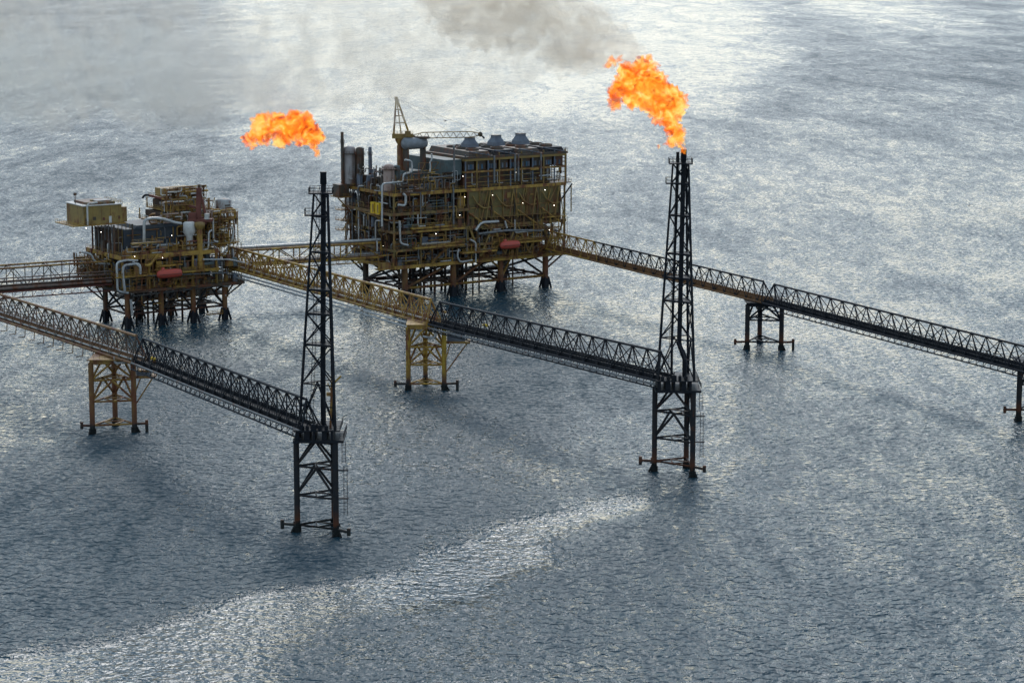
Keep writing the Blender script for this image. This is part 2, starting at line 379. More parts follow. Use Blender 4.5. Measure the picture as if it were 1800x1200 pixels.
def flare_tower(label, feet_px, back_px, deck_py, jac_py, mast_top_px, mast_bot_px, ring_py, tip_px, tip_py, lplat, riser_px):
    L_, Rt, K = [at(*p) for p in (feet_px[0], feet_px[1], back_px)]
    cen = (L_ + Rt + K) / 3
    root = thing('flare_tower', (cen.x, cen.y, 0), 0, label, 'flare tower', 'flare towers at the ends of their bridges')
    feet = [tuple((p - cen)[:2]) for p in (L_, Rt, K)]
    Yc = cen.y
    z = lambda py: zat(Yc, py)
    zd0, zd1 = z(deck_py[1]), z(deck_py[0])
    lv = [z(p) for p in jac_py]
    jacket(root, feet, zd0, lv, BLEG, BLEG, 0.7, 0.28, kdown=2)
    # fenders
    l = Vector((*feet[0], lv[-1])); r = Vector((*feet[1], lv[-1]))
    fender(root, l, l + Vector((-3.6, 0.6, 0.1)), OLEG, 1.2)
    fender(root, r, r + Vector((3.0, -1.0, -0.5)), OLEG, 0.8)
    fender(root, l, l + Vector((-0.5, -0.3, 0)), OLEG, 0.5)
    # deck
    m = MB(); cx = (feet[0][0] + feet[1][0]) / 2; hw = abs(feet[1][0] - feet[0][0]) / 2
    m.bx(cx - hw - 0.3, cx + hw + 2.0, min(f[1] for f in feet) - 0.9, max(f[1] for f in feet) + 1.0, zd0, zd0 + 0.6, BLK)
    for k in range(5):
        x_ = cx - hw + .2 + k * (2 * hw) / 4.6; m.bx(x_, x_ + (.9, 1.3, .5, 1.2, .6)[k], min(f[1] for f in feet) - 0.2, max(f[1] for f in feet) - 1.0 - k * .4, zd0 + 0.6, zd1 - 0.3, BLK)
    m.bx(cx - hw - 0.3, cx + hw + 1.2, min(f[1] for f in feet) - 0.9, max(f[1] for f in feet) + 1.0, zd1 - 0.3, zd1, BLK)
    part('deck', m, root)
    y0, y1 = min(f[1] for f in feet) - 0.9, max(f[1] for f in feet) + 1.0
    m = MB(); m.rail([(cx - hw - .3, y0, zd1), (cx + hw + 1.2, y0, zd1), (cx + hw + 1.2, y1, zd1)], BLK, step=1.3)
    m.rail([(cx + hw + 1.2, y0, zd0 + 1), (cx + hw + 2.0, y0, zd0 + 1), (cx + hw + 2.0, y1, zd0 + 1)], BLK, step=1.0, h=1.3)
    part('railing', m, root)
    rnd = random.Random(4)
    for k in range(5):
        m = MB(); x = cx - hw + 1.5 + k * (2 * hw - 2) / 5; m.box((x, y0 + 1.2, zd1 + 0.5), (rnd.uniform(.7, 1.3), 0.8, rnd.uniform(.7, 1.8)), BLK)
        m.tube((x, y0 + 1.0, zd1), (x, y0 + 1.0, zd1 + rnd.uniform(1.2, 2.4)), 0.12, BLK)
        part('deck_equipment', m, root)
    # access ladders on the right leg
    m = MB(); xx = feet[1][0] + 2.0
    m.ladder((xx, feet[1][1], zd0), (xx, feet[1][1], lv[0] + 1.5), (1, 0, 0), BLK, 0.9)
    part('ladder', m, root)
    m = MB(); m.ladder((xx + 0.3, feet[1][1], lv[0] + 1), (xx + 0.3, feet[1][1], lv[1] - 3.8), (1, 0, 0), BLK, 0.9)
    for zz in (lv[0], lv[1] + 0.3): m.bx(feet[1][0], xx + 1.0, feet[1][1] - 0.5, feet[1][1] + 0.5, zz - 0.15, zz + 0.1, BLK)
    part('ladder', m, root)
    # mast: three converging legs
    s_b = (mast_bot_px[1] - mast_bot_px[0]) / (F / Yc); s_t = (mast_top_px[1] - mast_top_px[0]) / (F / Yc)
    zb, zt = zd1, z(mast_top_px[2])
    base_w = max(f[0] for f in feet) - min(f[0] for f in feet)
    xc_b = ((mast_bot_px[0] + mast_bot_px[1]) / 2 - 900) / F * (Yc * cp + (H - zb) * sp) - cen.x
    xc_t = ((mast_top_px[0] + mast_top_px[1]) / 2 - 900) / F * (Yc * cp + (H - zt) * sp) - cen.x
    fx = (feet[0][0] + feet[1][0]) / 2
    def mleg(i, zz):
        t = (zz - zb) / (zt - zb); k = (s_b + (s_t - s_b) * t) / base_w; xc = xc_b + (xc_t - xc_b) * t
        return Vector(((feet[i][0] - fx) * k + xc, feet[i][1] * k, zz))
    for i in range(3):
        m = MB(); m.tube(mleg(i, zb), mleg(i, zt), 0.36, BLK, 8, 0.24); part('mast_leg', m, root)
    lev = [zb] + [z(p) for p in ring_py] + [zt]
    for i, j in ((0, 1), (1, 2), (2, 0)):
        m = MB()
        for a, b in zip(lev, lev[1:]):
            m.tube(mleg(i, b), mleg(j, b), 0.17, BLK, 5)
            if b - a > 10.5 or a == lev[0]:
                mid = (mleg(i, b) + mleg(j, b)) / 2
                m.tube(mid, mleg(i, a), 0.17, BLK, 5); m.tube(mid, mleg(j, a), 0.17, BLK, 5)
                qa = mleg(i, (a + b) / 2); qb = mleg(j, (a + b) / 2)
                m.tube(qa, qa.lerp(qb, 0.28), 0.12, BLK, 5); m.tube(qb, qb.lerp(qa, 0.28), 0.12, BLK, 5)
            else:
                m.tube(mleg(i, a), mleg(j, b), 0.16, BLK, 5); m.tube(mleg(j, a), mleg(i, b), 0.16, BLK, 5)
        part('lattice', m, root)
    # rings with grating
    for k, zz in enumerate(lev[1:-1]):
        if k == 0: continue
        m = MB(); a, b, c = [mleg(i, zz) for i in range(3)]; cc = (a + b + c) / 3
        vs = [cc + (p - cc) * 1.04 + Vector((0, 0, dz)) for dz in (-0.35, 0.05) for p in (a, b, c)]
        m.add(vs, [(2, 1, 0), (3, 4, 5), (0, 1, 4, 3), (1, 2, 5, 4), (2, 0, 3, 5)], BLK)
        if k in (1, 2): m.rail([vs[3], vs[4]], BLK, step=1.0)
        part('landing', m, root)
    # top platform and side platform
    zt2 = zt; cx = mleg(0, zt2).lerp(mleg(1, zt2), 0.5).x
    m = MB(); hw2 = s_t / 2 + 1.0
    m.bx(cx - hw2, cx + hw2, -2.2, 2.2, zt2, zt2 + 0.3, BLK); m.rail([(cx - hw2, -2.2, zt2), (cx + hw2, -2.2, zt2), (cx + hw2, 2.2, zt2), (cx - hw2, 2.2, zt2)], BLK, h=1.5, step=0.9, r=0.07, closed=True)
    part('top_platform', m, root)
    zz = z(lplat[1]); x1 = mleg(0, zz).x; x0 = x1 - lplat[0] / (F / Yc)
    m = MB(); m.bx(x0, x1 + s_t * 0.6, -1.3, 1.3, zz, zz + 0.28, BLK); m.rail([(x1, -1.3, zz), (x0, -1.3, zz), (x0, 1.3, zz), (x1, 1.3, zz)], BLK, h=1.7, step=1.0, r=0.07)
    part('side_platform', m, root)
    # risers and flare tips
    for (pxb, pxt, pyt, rr, bend) in riser_px:
        ztop = z(pyt)
        ax = lambda p, zz: (p - 900) / F * (Yc * cp + (H - zz) * sp) - cen.x
        xb, xt = ax(pxb, zb), ax(pxt, ztop)
        m = MB(); pts = []
        if bend: pts = [(xb + 1.5, 0, zd1), (xb + 1.5, 0, zb + 5.5), (xb, 0, zb + 8), (xb + (xt - xb) * 0.2, 0, zb + 14)]
        else: pts = [(xb, 1.2, zd1), (xb, 1.2, zb + 10)]
        pts.append((xt, 0 if bend else 1.2, ztop - 3.0))
        m.pipe(pts, rr, BLK, 10); rp = part('flare_riser', m, root)
        m = MB(); yy = 0 if bend else 1.2
        m.lathe((xt, yy, ztop - 3.0), [(rr * 0.9, 0), (rr * 1.25, 0.2), (rr * 1.15, 2.6), (rr * 1.35, 3.0)], BLK, 12)
        part('flare_tip', m, rp)
    m = MB(); p = mleg(0, zb).lerp(mleg(1, zb), 0.33) + Vector((0, 1.2, 0)); q = mleg(0, zt).lerp(mleg(1, zt), 0.33) + Vector((0, .8, 0))
    m.ladder(p, q, (1, 0, 0), BLK, 0.8); part('ladder', m, root)
    return root, cen, zd1
TA, cA, zdA = flare_tower('black lattice flare tower on the left with a yellow davit post on its deck',
    [(523, 934), (591, 942)], (588, 924), (748, 770), (818, 869, 921), (551.5, 577.5, 340), (526, 592), (673, 604, 550, 508, 442, 379),
    567, 305, (13, 379), [(568, 567.5, 303, 0.62, False)])
TB, cB, zdB = flare_tower('black lattice flare tower on the right with the tallest flame burning at its tip',
    [(1150, 828), (1217, 838)], (1206, 822), (661, 682), (723, 770, 811), (1183, 1209.5, 288), (1156, 1218), (594, 528, 487, 445, 378, 322),
    1198, 263, (10, 323), [(1193, 1202, 263, 0.62, True), (1181, 1192, 268, 0.34, False)])
# yellow davit mast standing on the left tower's deck
dv = thing('davit', (cA.x + 2.3, cA.y - 2.6, zdA + 0.02), 0, 'slim yellow davit post on the deck of the nearer flare tower', 'davit')
m = MB(); m.beam((0, 0, 0), (0.5, 0, 11), 0.5, 0.5, YEL); part('post', m, dv)
m = MB(); m.tube((0.5, 0, 10.2), (2.6, 0, 12.2), 0.25, YEL); m.tube((0.5, 0, 8.0), (-0.5, 0, 10.6), 0.15, YEL); part('arm', m, dv)
m = MB(); m.bx(-0.8, 0.9, -0.5, 0.5, 7.6, 8.4, YEL); part('winch', m, dv)

# bridge support tripods
def support(label, feet_px, top_py, lev_py, mleg, mbr, kd=2, rleg=0.75, fl=4.0, fr=4.0):
    P = [at(*p) for p in feet_px]; cen = (P[0] + P[1] + P[2]) / 3
    root = thing('bridge_support', (cen.x, cen.y, 0), 0, label, 'bridge support', 'tripod supports under the bridges')
    feet = [tuple((p - cen)[:2]) for p in P]
    z = lambda py: zat(cen.y, py); zt = z(top_py); lv = [z(p) for p in lev_py]
    jacket(root, feet, zt, lv, mleg, mbr, rleg, 0.3, kdown=kd)
    l = Vector((*feet[0], lv[-1])); r = Vector((*feet[1], lv[-1]))
    fender(root, l, l + Vector((-fl, 0, 0)), mleg, 1.0); fender(root, r, r + Vector((fr, 0, 0.2)), mleg, 4.0)
    m = MB()
    for i, j in ((0, 1), (1, 2), (2, 0)):
        m.beam(V3(feet[i], zt), V3(feet[j], zt), 0.8, 1.1, mbr)
    part('cap_beam', m, root)
    m = MB(); ax = [f[0] for f in feet]; ay = [f[1] for f in feet]
    m.bx(min(ax) - .6, max(ax) + .6, min(ay) - .6, max(ay) + .6, zt + 0.56, zt + 0.86, mbr)
    m.rail([(min(ax) - .6, min(ay) - .6, zt + .86), (max(ax) + .6, min(ay) - .6, zt + .86), (max(ax) + .6, max(ay) + .6, zt + .86)], mbr, step=1.5)
    part('platform', m, root)
    return root, cen, zt, feet, z
SC_, cC, zC, fC, zfC = support('yellow painted tripod support under the bridge that runs to the right flare tower', [(718, 685), (781, 685), (748, 675)], 572, (607, 638, 671), YLEG, YEL)
SD_, cD, zD, fD, zfD = support('rusty orange tripod support under the bridge at far left', [(163, 762), (237, 759), (203, 748)], 632, (664, 701, 742), OLEG, OCH, fl=3, fr=3.4)
SE_, cE, zE, fE, zfE = support('short dark tripod support beneath the gap between the two right hand bridge spans', [(1313, 614), (1373, 615), (1335, 602)], 532, (559, 597), BLEG, BLK, kd=1, rleg=0.8)
SF_, cF, zF, fF, zfF = support('dark tripod support cut off by the right edge of the photo', [(1790, 740), (1850, 742), (1812, 727)], 640, (672, 716), BLEG, BLK, kd=1, rleg=0.8)
def side_box(root, x0, x1, y, z0, z1, mt, mb, brace_to):
    m = MB(); m.bx(x0, x1, y - 2, y + 2, z1 - 0.5, z1, mt); m.bx(x0, x1 - 0.8, y - 1.7, y + 1.7, z0 + .6, z1 - 0.5, GRY)
    m.bx(x0 - 0.5, x1 + 0.8, y - 2.3, y + 2.3, z0, z0 + 0.6, mb)
    m.rail([(x0, y - 2, z1), (x1, y - 2, z1), (x1, y + 2, z1)], mt, step=1.2)
    part('side_platform', m, root)
    m = MB(); m.tube((x1, y, z0), brace_to, 0.22, mb); m.tube((x0 + 1, y, z0), (brace_to[0], brace_to[1], brace_to[2] + 3), 0.2, mb); part('knee_brace', m, root)
kx = lambda px, c: (px - 900) / F * (c.y * cp + 125 * sp) - c.x
side_box(SC_, kx(786, cC), kx(822, cC), 1.5, zfC(603), zfC(580), WHT, OCH, (fC[1][0], fC[1][1], zfC(655)))
side_box(SD_, kx(240, cD), kx(268, cD), 1.5, zfD(664), zfD(650), OCH, OCH, (fD[1][0], fD[1][1], zfD(712)))
for root, c, px0, pya, pyb, px1 in ((SC_, cC, 766, 565, 591, 744), (SD_, cD, 207, 622, 634, 236)):
    zf = lambda py: zat(c.y, py)
    m = MB(); m.pipe([(kx(px0, c), -4.2, zf(pya)), (kx(px0, c), -4.2, zf(pyb)), (kx(px1, c), -4.2, zf(pyb - 4))], 0.4, PIP); part('pipe', m, root)

# ------------------------------------------------------------------ truss bridges
def bridge(label, P0, P1, width, height, panel, mtop, mweb, mdeck, mlow, inset0=3.0, inset1=3.0, aframe=True, pipes=(), lower=1.8, rail=True, group='walkway bridges', pipe_mat=PIP, outrig=False, double=False, cr=.34, wr=1.0, early=None):
    P0 = Vector(P0); P1 = Vector(P1); d = P1 - P0; L = math.hypot(d.x, d.y); rz = math.atan2(d.y, d.x)
    root = thing('truss_bridge', P0, rz, label, 'bridge', group)
    sl = d.z / L
    Z = lambda x: sl * x
    n = max(2, round((L - inset0 - inset1) / panel)); pl = (L - inset0 - inset1) / n
    hw = width / 2
    tops = [-hw * 0.0] if not double else [-hw, hw]
    xs = L * early[0] if early else 0
    def two(m, y, h, xa, xb, mt):
        if early: m.tube((xa, y, h + Z(xa)), (xs, y, h + Z(xs)), cr, early[1], 8); xa = xs
        m.tube((xa, y, h + Z(xa)), (xb, y, h + Z(xb)), cr, mt, 8)
    for ty in tops:
        m = MB(); two(m, ty, height, inset0, L - inset1, mtop); part('top_chord', m, root)
    for s in (-1, 1):
        m = MB(); two(m, s * hw, 0, 0, L, mlow); part('bottom_chord', m, root)
    mweb0 = mweb
    for s in (-1, 1):
        m = MB()
        ty = 0 if not double else s * hw
        for i in range(n + 1):
            x = inset0 + i * pl; T = Vector((x, ty, height + Z(x))); mweb = early[1] if early and x < xs else mweb0
            m.tube(T, (x, s * hw, Z(x)), 0.17 * wr, mweb, 5)
            if aframe:
                for k in (0.35, 0.6): m.tube(T.lerp(Vector((x, s * hw, Z(x))), k), T.lerp(Vector((x, 0, Z(x))), k) if not double else T.lerp(Vector((x, -s * hw, Z(x))), 0.01), 0.09, mweb, 4)
            if i < n:
                x2 = x + pl
                if i % 2 == 0 or not double:
                    m.tube(T, (x2, s * hw, Z(x2)), 0.14 * wr, mweb, 5)
                if i % 2 or (not double and s > 0):
                    m.tube((x, s * hw, Z(x)), (x2, ty, height + Z(x2)), 0.14 * wr, mweb, 5)
        m.tube((inset0, ty, height + Z(inset0)), (0, s * hw, 0), 0.22, mweb, 6)
        m.tube((L - inset1, ty, height + Z(L - inset1)), (L, s * hw, Z(L)), 0.22, mweb, 6)
        part('truss_web', m, root)
    if double:
        m = MB()
        for i in range(n + 1):
            x = inset0 + i * pl; m.tube((x, -hw, height + Z(x)), (x, hw, height + Z(x)), 0.15, mweb, 5)
        part('top_bracing', m, root)
    m = MB(); m.beam((0, 0, Z(0) + 0.15), (L, 0, Z(L) + 0.15), width - 1.0, 0.25, mdeck)
    for s in (-1, 1): m.beam((0, s * (hw - 0.7), Z(0) + 0.75), (L, s * (hw - 0.7), Z(L) + 0.75), 0.12, 1.1, mdeck)
    part('walkway', m, root)
    if rail:
        m = MB()
        for s in (-1, 1): m.rail([(0, s * (hw - 0.45), Z(0) + 0.3), (L, s * (hw - 0.45), Z(L) + 0.3)], mdeck, h=1.7, step=1.6, r=0.07)
        part('handrail', m, root)
    m = MB(); k = int(L / pl) + 1
    for i in range(k):
        x = min(L - 0.2, i * L / (k - 1)); m.beam((x, -hw, Z(x)), (x, hw, Z(x)), 0.3, 0.4, mlow)
        if i < k - 1:
            x2 = (i + 1) * L / (k - 1); m.tube((x, -hw * (-1) ** i, Z(x) - .1), (x2, hw * (-1) ** i, Z(x2) - .1), 0.14, mlow, 5)
    part('floor_beams', m, root)
    if lower:      # pipe carrier hung under the walkway
        m = MB(); yo = -hw - 0.2
        m.tube((0, yo, Z(0) - lower), (L, yo, Z(L) - lower), 0.24, mlow, 6)
        for i in range(int(L / 3.5)):
            x = i * 3.5 + 1.5; m.tube((x, yo, Z(x) - lower), (x, -hw, Z(x)), 0.11, mlow, 4); m.tube((x, yo, Z(x) - lower), (x + 1.75, -hw, Z(x)), 0.09, mlow, 4)
        part('pipe_hanger', m, root)
    if outrig:
        m = MB()
        for i in range(int(L / 7)):
            x = i * 7 + 2; y = -hw
            m.tube((x, y, Z(x)), (x, y - 0.2, Z(x) - 2.6), 0.14, mlow, 4); m.tube((x, y - 0.2, Z(x) - 2.6), (x, y - 2.2, Z(x) - 2.6), 0.14, mlow, 4)
        part('pipe_bracket', m, root)
    for (y, z, r) in pipes:
        m = MB(); m.pipe([(0.3, y, Z(0.3) + z), (L / 2, y, Z(L / 2) + z), (L - 0.3, y, Z(L - 0.3) + z)], r, pipe_mat, 8); part('pipe', m, root)
    return root, L, Z
def bend(px, py, z): return at(px, py, z)
zb = 20.6
A1 = bend(246, 636, 21.6); A0 = bend(-150, 508, 20.5)
A1b = bend(248, 637, 21.6); A2 = bend(548, 757, zdA - 0.3)
bridge('ochre rusty truss bridge entering from the left edge over the rusty orange support', A0, A1, 5.2, 7.0, 6.3, BRO, DRK, BRN, BRO, 2, 2, cr=.42, wr=1.1, pipes=((-2.0, 0.9, 0.3), (1.6, 0.9, 0.3)), lower=0, outrig=True)
bridge('black truss bridge running down to the nearer flare tower', A1b, A2, 5.2, 7.0, 6.3, BLK, BLK, BLK, BLK, 2, 3, pipes=((-2.9, 0.2, 0.3),), lower=1.6, pipe_mat=PGR)
B0 = bend(400, 466, 17.5); B1 = bend(764, 568, 20.4); B1b = bend(767, 569, 20.4); B2 = bend(1172, 668, zdB - 0.3)
bridge('yellow truss bridge from the small platform to the yellow tripod support', B0, B1, 5.4, 7.0, 7.2, YEL, YEL, OCH, YEL, 3, 2.5, cr=.46, wr=1.4, pipes=((-3.3, -1.2, 0.35), (-3.4, -2.4, 0.35), (-1.9, 1.2, 0.3)), lower=0)
bridge('black truss bridge between the yellow tripod support and the right flare tower', B1b, B2, 5.4, 7.0, 7.2, BLK, BLK, BLK, BLK, 2.5, 3, pipes=((-3.0, -1.0, 0.3),), lower=1.8, pipe_mat=PGR)
C0 = bend(950, 432, 15.9); C1 = bend(1350, 531, 16.4); C2 = bend(1352, 532, 16.4); C3 = bend(1990, 699, 17.0)
bridge('long rust decked truss bridge leaving the right corner of the large platform', C0, C1, 5.0, 6.6, 7.0, BLK, BLK, BRN, BRN, 2.5, 3.0, lower=0, early=(.27, YEL))
bridge('black truss bridge span running out of the photo at the right edge', C2, C3, 5.0, 6.6, 7.0, BLK, BLK, BLK, BLK, 3.0, 3, lower=1.5)
# interplatform bridge and the pipe bridge leaving left
D0 = bend(408, 466, 16.5); D1 = bend(668, 450, 16.5)
bridge('yellow pipe bridge joining the small and the large platform', D0, D1, 6.5, 5.6, 8.0, YEL, YEL, BRN, YEL, 1, 1, wr=1.5, aframe=False, double=True,
       pipes=((-1.2, 6.5, 0.55), (0.6, 6.3, 0.4), (-2.2, 0.9, 0.45), (-1.0, 1.2, 0.35), (1.5, 1.2, 0.35)), lower=1.6, cr=.45)
E0 = bend(-260, 530, 16.0); E1 = bend(190, 497, 16.0)
bridge('rusty brown pipe bridge leaving the small platform to the left edge', E0, E1, 8.0, 8.2, 6.5, OCH, DRK, BRND, MAR, 1, 2, aframe=False, double=True,
       pipes=((-3.6, 3.6, 0.4), (-2.2, 3.4, 0.4), (-4.3, 1.2, 0.55), (-4.6, 4.8, 0.22), (-4.4, 2.4, 0.3)), lower=2.2, pipe_mat=paint('brown_grey_pipe', (0.2, 0.15, 0.12), (0.13, 0.09, 0.08), RUST, 0.4))

# ------------------------------------------------------------------ platforms
TH = R(33)
def local(N, px, b):
    """a such that N + a*U + b*V appears at photo column px (heights barely matter)."""
    U = Vector((math.cos(TH), math.sin(TH))); V = Vector((-math.sin(TH), math.cos(TH)))
    k = (px - 900) / F
    ox, oy = N.x + b * V.x, N.y + b * V.y
    # x = k*(y*cp + 100*sp)
    return (k * (oy * cp + 100 * sp) - ox) / (U.x - k * U.y * cp)
def wz(N, a, b, py):
    y = N.y + a * math.sin(TH) + b * math.cos(TH)
    return zat(y, py)
def elbow_clutter(m, rnd, a0, a1, b0, b1, z0, z1, n, mats):
    for _ in range(n):
        a = rnd.uniform(a0, a1); b = rnd.uniform(b0, b1); k = rnd.random(); h = z1 - z0; mat = rnd.choice(mats)
        if k < 0.3:
            w_ = rnd.uniform(0.8, 3.2); d = rnd.uniform(0.8, 2.5); hh = rnd.uniform(0.25, 0.75) * h
            a = min(a, a1 - w_ / 2); m.bx(a - w_ / 2, a + w_ / 2, b - d / 2, b + d / 2, z0, z0 + hh, mat)
        elif k < 0.5:
            r = rnd.uniform(0.4, 1.1); hh = rnd.uniform(0.4, 0.85) * h
            m.lathe((a, b, z0), [(r, 0), (r, hh - r * 0.5), (r * 0.6, hh - 0.1), (0.05, hh)], mat, 10)
        elif k < 0.62:
            r = rnd.uniform(0.5, 0.9); l = rnd.uniform(2.5, 5); a = min(a, a1 - l)
            m.lathe((a, b, z0 + r + 0.8), [(0.05, 0), (r * 0.8, 0.25), (r, 0.6), (r, l - 0.6), (r * 0.8, l - 0.25), (0.05, l)], mat, 10, axis='x')
        else:
            r = rnd.choice((0.14, 0.18, 0.25, 0.32)); q = rnd.uniform(2, 9); zz = z0 + rnd.uniform(0.25, 0.9) * h
            a2 = max(a0, min(a1, a + rnd.choice((-q, q)))); z2 = rnd.choice((z0, z1))
            m.pipe([(a, b, z0 if z2 == z1 else z1), (a, b, zz), (a2, b, zz), (a2, b, z2)], r, rnd.choice((PGR, PGR, PIP, mat)), 6)
def deck_level(root, a0, a1, b0, b1, z, medge, mfl=DRK, th=0.35, eh=0.9, rails=None, grid=8.0):
    m = MB(); m.bx(a0 + .3, a1 - .3, b0 + .3, b1 - .3, z - th, z, mfl)
    part('deck', m, root)
    m = MB()
    for (p, q) in (((a0, b0), (a1, b0)), ((a1, b0), (a1, b1)), ((a1, b1), (a0, b1)), ((a0, b1), (a0, b0))):
        m.beam((*p, z - eh / 2), (*q, z - eh / 2), 0.35, eh, medge)
    n = int((a1 - a0) / grid)
    for i in range(1, n): x = a0 + i * (a1 - a0) / n; m.bx(x - .15, x + .15, b0 + .2, b1 - .2, z - eh - 0.3, z - th, DRK)
    part('deck_beam', m, root)
    if rails:
        m = MB(); m.rail([(a0, b1, z), (a0, b0, z), (a1, b0, z), (a1, b1, z)], rails, h=1.15, step=1.8, r=0.055); part('railing', m, root)
def scaffold(root, rnd, a0, a1, b, z0, z1, nx, nz, mats, name='scaffold', depth=2.0):
    m = MB()
    for i in range(nx + 1):
        a = a0 + (a1 - a0) * i / nx + rnd.uniform(-.3, .3)
        m.tube((a, b, z0), (a, b, z1), rnd.uniform(.09, .2), rnd.choice(mats), 5)
        if i < nx and rnd.random() < .45: m.tube((a, b, z0 + (z1 - z0) * rnd.random() * .4), (a0 + (a1 - a0) * (i + 1) / nx, b, z1), .12, rnd.choice(mats), 5)
    for k in range(nz + 1):
        z = z0 + (z1 - z0) * k / nz + rnd.uniform(-.25, .25); p = a0 + (a1 - a0) * rnd.uniform(0, .35); q = a1 - (a1 - a0) * rnd.uniform(0, .35)
        mt = rnd.choice(mats); m.tube((p, b, z), (q, b, z), rnd.uniform(.1, .22), mt, 5)
        if rnd.random() < .6: m.rail([(p, b - depth * .3, z), (q, b - depth * .3, z)], mt, h=1.1, r=.05, step=1.7); m.bx(p, q, b - depth * .3, b + depth * .7, z - .12, z, mt)
    part(name, m, root)
def tangle(root, rnd, box, n, mats, rr=(.1, .3)):
    a0, a1, b0, b1, z0, z1 = box; m = MB()
    for _ in range(n):
        p = [Vector((rnd.uniform(a0, a1), rnd.uniform(b0, b1), rnd.uniform(z0, z1)))]
        for k in range(rnd.randint(2, 4)):
            q = p[-1].copy(); ax = rnd.choice((0, 0, 2, 2, 1)); lo, hi = ((a0, a1), (b0, b1), (z0, z1))[ax]
            q[ax] = min(hi, max(lo, q[ax] + rnd.choice((-1, 1)) * rnd.uniform(1.5, 6)))
            if (q - p[-1]).length > .8: p.append(q)
        if len(p) > 1: m.pipe(p, rnd.uniform(*rr), rnd.choice(mats), 6)
    part('pipework', m, root)
def lamp(root, a, b, z, r=0.1):
    m = MB(); m.lathe((a, b, z - r), [(0.02, 0), (r * .8, r * .35), (r, r), (r * .8, r * 1.65), (0.02, r * 2)], LAMP, 8); part('lamp', m, root)
def platform_legs(root, aa, bb, ztop, mats, r=1.15):
    for i, a in enumerate(aa):
        for j, b in enumerate(bb):
            m = MB(); m.tube((a, b, -8), (a, b, ztop), r, mats[j], 14); lg = part('leg', m, root)
            m = MB(); m.tube((a, b, -3), (a, b, 3.6), r * 1.3, BLK, 14)
            for k in range(4):
                t = R(45 + 90 * k + 10); m.tube((a + math.cos(t) * r, b + math.sin(t) * r, 4.2), (a + math.cos(t) * 2.7, b + math.sin(t) * 2.7, -2), 0.42, BLK, 8)
            part('pile_sleeve', m, lg)

